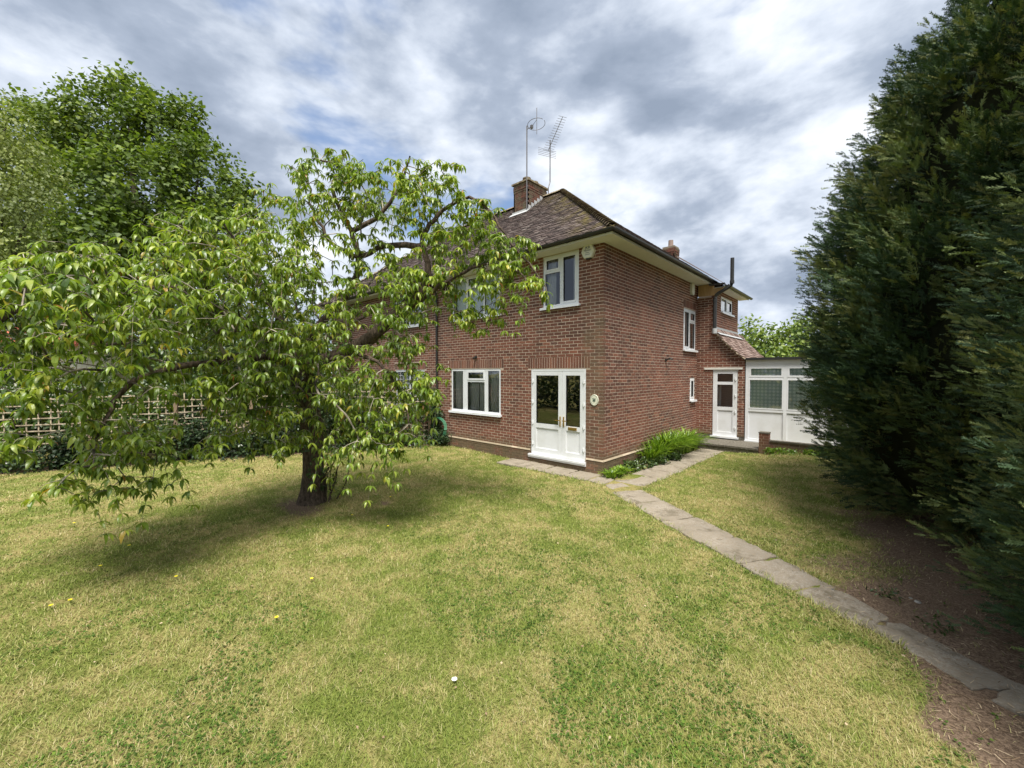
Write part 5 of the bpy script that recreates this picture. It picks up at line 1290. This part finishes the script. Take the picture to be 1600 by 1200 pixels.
for i, (u, dd, h, r, lb) in enumerate(((1330, 42, 8, 5, 'distant tree mass behind the conservatory and the cypresses'), (1460, 38, 7, 5, 'distant tree hidden mostly by the nearer cypress'), (1590, 36, 8, 5, 'distant tree at the far right beyond the cypresses'), (1700, 30, 8, 5, 'distant tree beyond the right edge'),
                              (-60, 30, 9, 5, 'distant tree at the far left beyond the birch'), (330, 34, 7, 5, 'distant tree seen low through the cherry branches'), (450, 38, 7, 4.5, 'distant tree beyond the hazel'), (200, 36, 6, 5, 'distant tree beyond the pale bungalow'))):
    c = W(u, 583, dd); c[2] = 0
    simple_tree('distant_tree', lb, 'tree', c, h*.2, .3, [((c[0], c[1], h*.5), (r, r, h*.42), 1), ((c[0]+r*.6, c[1], h*.3), (r*.7, r*.7, h*.3), .7), ((c[0]-r*.6, c[1], h*.35), (r*.7, r*.7, h*.3), .7)], 380, 9, .5, .5, 'hedge', 'distant trees round the gardens')

# ------------------------------------------------------------------ lawn grass
def sample_ground(n, r0, r1, rk):
    """density falls with distance from the front of the garden"""
    out = []
    u = rng.random(n); A0 = (rk**2-r0**2)/2; A1 = rk**2*math.log(r1/rk); tA = A0+A1
    r = np.where(u*tA < A0, np.sqrt(r0**2+2*u*tA), rk*np.exp(np.clip(u*tA-A0, 0, None)/rk**2))
    a = rng.uniform(-1.06, 1.06, n); x = CAM[0]+r*(np.sin(a)*RT[0]+np.cos(a)*FH[0]); y = CAM[1]+r*(np.sin(a)*RT[1]+np.cos(a)*FH[1])
    return x, y, r
def lawn_ok(x, y):
    k = (on_paving(x, y) > rng.uniform(-.05, .03, len(x))+.035*np.sin(x*9+y*4)*np.sin(y*7-x*3))
    k &= ~((x > XL-8) & (x < .05) & (y > -.04)); k &= ~((x > -.1) & (x < 5.0) & (y > 4.7)); k &= ~((x > 0) & (x < .42) & (y > -.3))
    k &= (y < 6)
    # fence line: lawn only on the near side
    side = np.ones(len(x), bool)
    for p, q in zip(FEN[:-1], FEN[1:]):
        d = q-p; cr = d[0]*(y-p[1])-d[1]*(x-p[0]); inr = (y <= p[1]) & (y >= q[1]); side &= ~(inr & (cr < .0))
    k &= side
    s = soilmask(x, y); k &= rng.random(len(x)) > np.clip(s*1.15, 0, .985)
    return k
BV = [(-.5, 0, 0), (.5, 0, 0), (-.42, .30, .55), (.42, .30, .55), (0, .85, .95)]
BF = [(0, 1, 3), (0, 3, 2), (2, 3, 4)]
x, y, r = sample_ground(460000, 2.0, 17.0, 3.6)
k = lawn_ok(x, y); x, y, r = x[k], y[k], r[k]; n = len(x)
z = hgt(x, y); a = rng.uniform(0, 2*math.pi, n)
tuft = .5+.5*np.sin(x*2.3+1.3*np.sin(y*1.9))*np.sin(y*2.1+1.1*np.sin(x*1.7))
hgtb = (.020+.022*rng.random(n)+.014*tuft*rng.random(n)); far_ = np.maximum(1, r/3.6)
wd = (.0026+.0018*rng.random(n))*far_**.9; hgtb = hgtb*(1+.05*(far_-1))
lean = rng.uniform(.6, 2.2, n); hgtb *= .82
Rm = np.zeros((n, 3, 3)); Rm[:, 0, 0] = np.cos(a); Rm[:, 1, 0] = np.sin(a); Rm[:, 0, 1] = -np.sin(a); Rm[:, 1, 1] = np.cos(a); Rm[:, 2, 2] = 1
P = np.stack([x, y, z-.003], 1)
scatter('lawn_grass', BV, BF, P, Rm, np.stack([wd, hgtb*lean, hgtb], 1), rng.random(n), 'grass', None, 'stuff', 'short worn lawn grass, green and straw coloured')
print('blades', n)
# broad-leaved weeds and clover among the grass near the front
x, y, r = sample_ground(330000, 2.0, 13.0, 4.0); q = on_paving(x, y); k = (((q > -.06) & (q < .05)) | ((y > -.16) & (y < -.02) & (x < -2.4) & (x > -6))) & (rng.random(len(x)) < .55) & (soilmask(x, y) < .55) & ~((x < .05) & (y > -.03)) & ~((x > 0) & (y > 4.7)); x, y, r = x[k], y[k], r[k]; n = len(x)
a = rng.uniform(0, 2*math.pi, n); Rm = np.zeros((n, 3, 3)); Rm[:, 0, 0] = np.cos(a); Rm[:, 1, 0] = np.sin(a); Rm[:, 0, 1] = -np.sin(a); Rm[:, 1, 1] = np.cos(a); Rm[:, 2, 2] = 1; hb = rng.uniform(.03, .085, n)
scatter('edge_grass', BV, BF, np.stack([x, y, hgt(x, y)-.003], 1), Rm, np.stack([rng.uniform(.003, .005, n)*np.maximum(1, r/4), hb*rng.uniform(.4, 1.6, n), hb], 1), rng.random(n)*.6, 'grass', None, 'stuff', 'longer uncut grass along the slab edges and house wall')
x, y, r = sample_ground(13000, 2.0, 8.0, 3.0); k = lawn_ok(x, y) & (vnoise(np.stack([x, y, 0*x], 1), .9, 3.1) > .08); x, y = x[k], y[k]; n = len(x)
per = 4; P = np.repeat(np.stack([x, y, hgt(x, y)+.012], 1), per, 0)+rng.normal(size=(n*per, 3))*np.array([.02, .02, .004]); dd = rvec(n*per); dd[:, 2] = np.abs(dd[:, 2])*.4
scatter('lawn_clover', MAP_V, MAP_F, P, frames(dd, np.tile([0, 0, 1.], (n*per, 1))+rng.normal(size=(n*per, 3))*.2), rng.uniform(.012, .024, n*per), rng.random(n*per)*.5, 'clover', None, 'stuff', 'small green clover and weeds in the lawn')
# litter on the bare soil and along the path
n = 15000; x = rng.uniform(3.4, 7.0, n); y = rng.uniform(-5.0, 2.8, n); q, _ = dist_path(x, y); s = soilmask(x, y); k = rng.random(n) < np.clip(s, .0, 1)*np.where(q < 0, .5, 1); x, y = x[k], y[k]; n = len(x)
a = rng.uniform(0, 2*math.pi, n); P = np.stack([x, y, hgt(x, y)+.006+.03*(dist_path(x, y)[0] < 0)], 1)
dd = np.stack([np.cos(a), np.sin(a), rng.normal(size=n)*.12], 1)
scatter('soil_litter', [(0, -.04, 0), (0, .04, 0), (1, .03, .02), (1, -.03, .02)], [(0, 1, 2), (0, 2, 3)], P, frames(dd, np.tile([0, 0, 1.], (n, 1))), np.stack([rng.uniform(.02, .07, n), rng.uniform(.03, .08, n), np.full(n, .05)], 1), rng.random(n), 'litter', None, 'stuff', 'dry twigs and straw on the bare soil under the cypresses')
n = 1500; x = rng.uniform(-4, 6, n); y = rng.uniform(-8.5, 4, n); k = (soilmask(x, y) < .5) & ~((x < .1) & (y > -.1)) & (rng.random(n) < np.where(on_paving(x, y) < 0, .9, .35)); x, y = x[k], y[k]; n = len(x)
P = np.stack([x, y, hgt(x, y)+.022], 1); dd = rvec(n); dd[:, 2] *= .15
scatter('fallen_leaves', SIMP_V, SIMP_F, P, frames(dd, np.tile([0, 0, 1.], (n, 1))+rng.normal(size=(n, 3))*.2), rng.uniform(.012, .030, n), rng.random(n)*.55, 'litter', None, 'stuff', 'small dry fallen leaves on the lawn and slabs')
for j, (u, v, sz_) in enumerate(((1434, 942, .03), (1423, 936, .022), (1395, 1006, .03), (1270, 861, .016), (1313, 914, .015), (1301, 923, .02), (1378, 935, .018))):
    q = G(u, v); m = MB(); m.lathe((q[0], q[1], q[2]-.005), [(sz_*.6, 0), (sz_, sz_*.5), (sz_*.5, sz_*.95)], 7); o = m.build('stone', 'stone', None, smooth=True)
    tag(o, ['largest pale stone on the bare soil near the weed', 'smaller pale stone just left of the largest one', 'pale stone at the path edge nearest the camera', 'tiny stone in the grass above the path bend', 'tiny stone at the soil edge left of the leafy weed', 'pale stone on the soil edge right beside the tiny one', 'pale stone between the path and the leafy weed'][j], 'stone', 'pale stones near the path')
# weeds on the soil and dandelions in the lawn
for j, (u, v) in enumerate(((1388, 940), (1465, 985))):
    q = G(u, v); t = thing('weed', ['leafy green weed on the bare soil beside the path', 'wispy pale weed on the soil nearer the camera'][j], 'plant', (q[0], q[1], 0))
    leafcloud('leaves', [((q[0], q[1], .05), (.10, .10, .06), 1)], 14, 5, .045, .03, 'hedge', t, LEAF_V, LEAF_F, -.3, kind=None)
DL = ['yellow dandelion in the sunlit lawn left of centre, below the tree shade', 'yellow dandelion nearest the left edge of the lawn', 'yellow dandelion just right of the one nearest the left edge', 'lone yellow dandelion in the middle of the tree shade', 'yellow dandelion at the near edge of the tree shade on the left', 'yellow dandelion in the near lawn, closest of all to the camera', 'yellow dandelion in open lawn below and right of the cherry trunk', 'yellow dandelion in open lawn right of the cherry trunk', 'yellow dandelion beside the small bare patch right of the trunk', 'yellow dandelion between the trunk and the small bare patch', 'right one of two dandelions under the lowest hanging branch tips', 'left one of two dandelions under the lowest hanging branch tips']
for j, (u, v) in enumerate(((275, 910), (80, 953), (110, 945), (202, 858), (157, 889), (432, 975), (487, 912), (606, 826), (610, 783), (550, 812), (166, 819), (116, 822))):
    q = G(u, v); h = .05; zb = hgt(q[0], q[1]); t = thing('dandelion', DL[j], 'flower', (q[0], q[1], zb), 'dandelions scattered in the lawn')
    m = MB(); m.tube([(q[0], q[1], zb), (q[0]+.004, q[1], zb+h)], .0018, 5); m.build('stalk', 'bed', t)
    m = MB(); 
    for k in range(12):
        a = k*math.pi/6; c = np.array([q[0]+.004, q[1], zb+h]); o = np.array([math.cos(a), math.sin(a), .25]); s_ = np.array([-math.sin(a), math.cos(a), 0])
        m.add([c-s_*.003, c+s_*.003, c+o*.016+s_*.004, c+o*.016-s_*.004], [(0, 1, 2, 3)])
    m.build('flower_head', 'flower', t)
q = G(710, 1069); t = thing('daisy', 'pair of white petals lying in the near lawn', 'flower', (q[0], q[1], 0)); m = MB()
for k in range(9):
    a = k*math.pi/4.5; c = np.array([q[0], q[1], hgt(q[0], q[1])+.035]); o = np.array([math.cos(a), math.sin(a), .2]); s_ = np.array([-math.sin(a), math.cos(a), 0]); m.add([c-s_*.003, c+s_*.003, c+o*.02+s_*.005, c+o*.02-s_*.005], [(0, 1, 2, 3)])
m.build('flower_head', 'whitepetal', t)
print('tris', sum(len(o.data.polygons) for o in D.objects if o.type == 'MESH'))
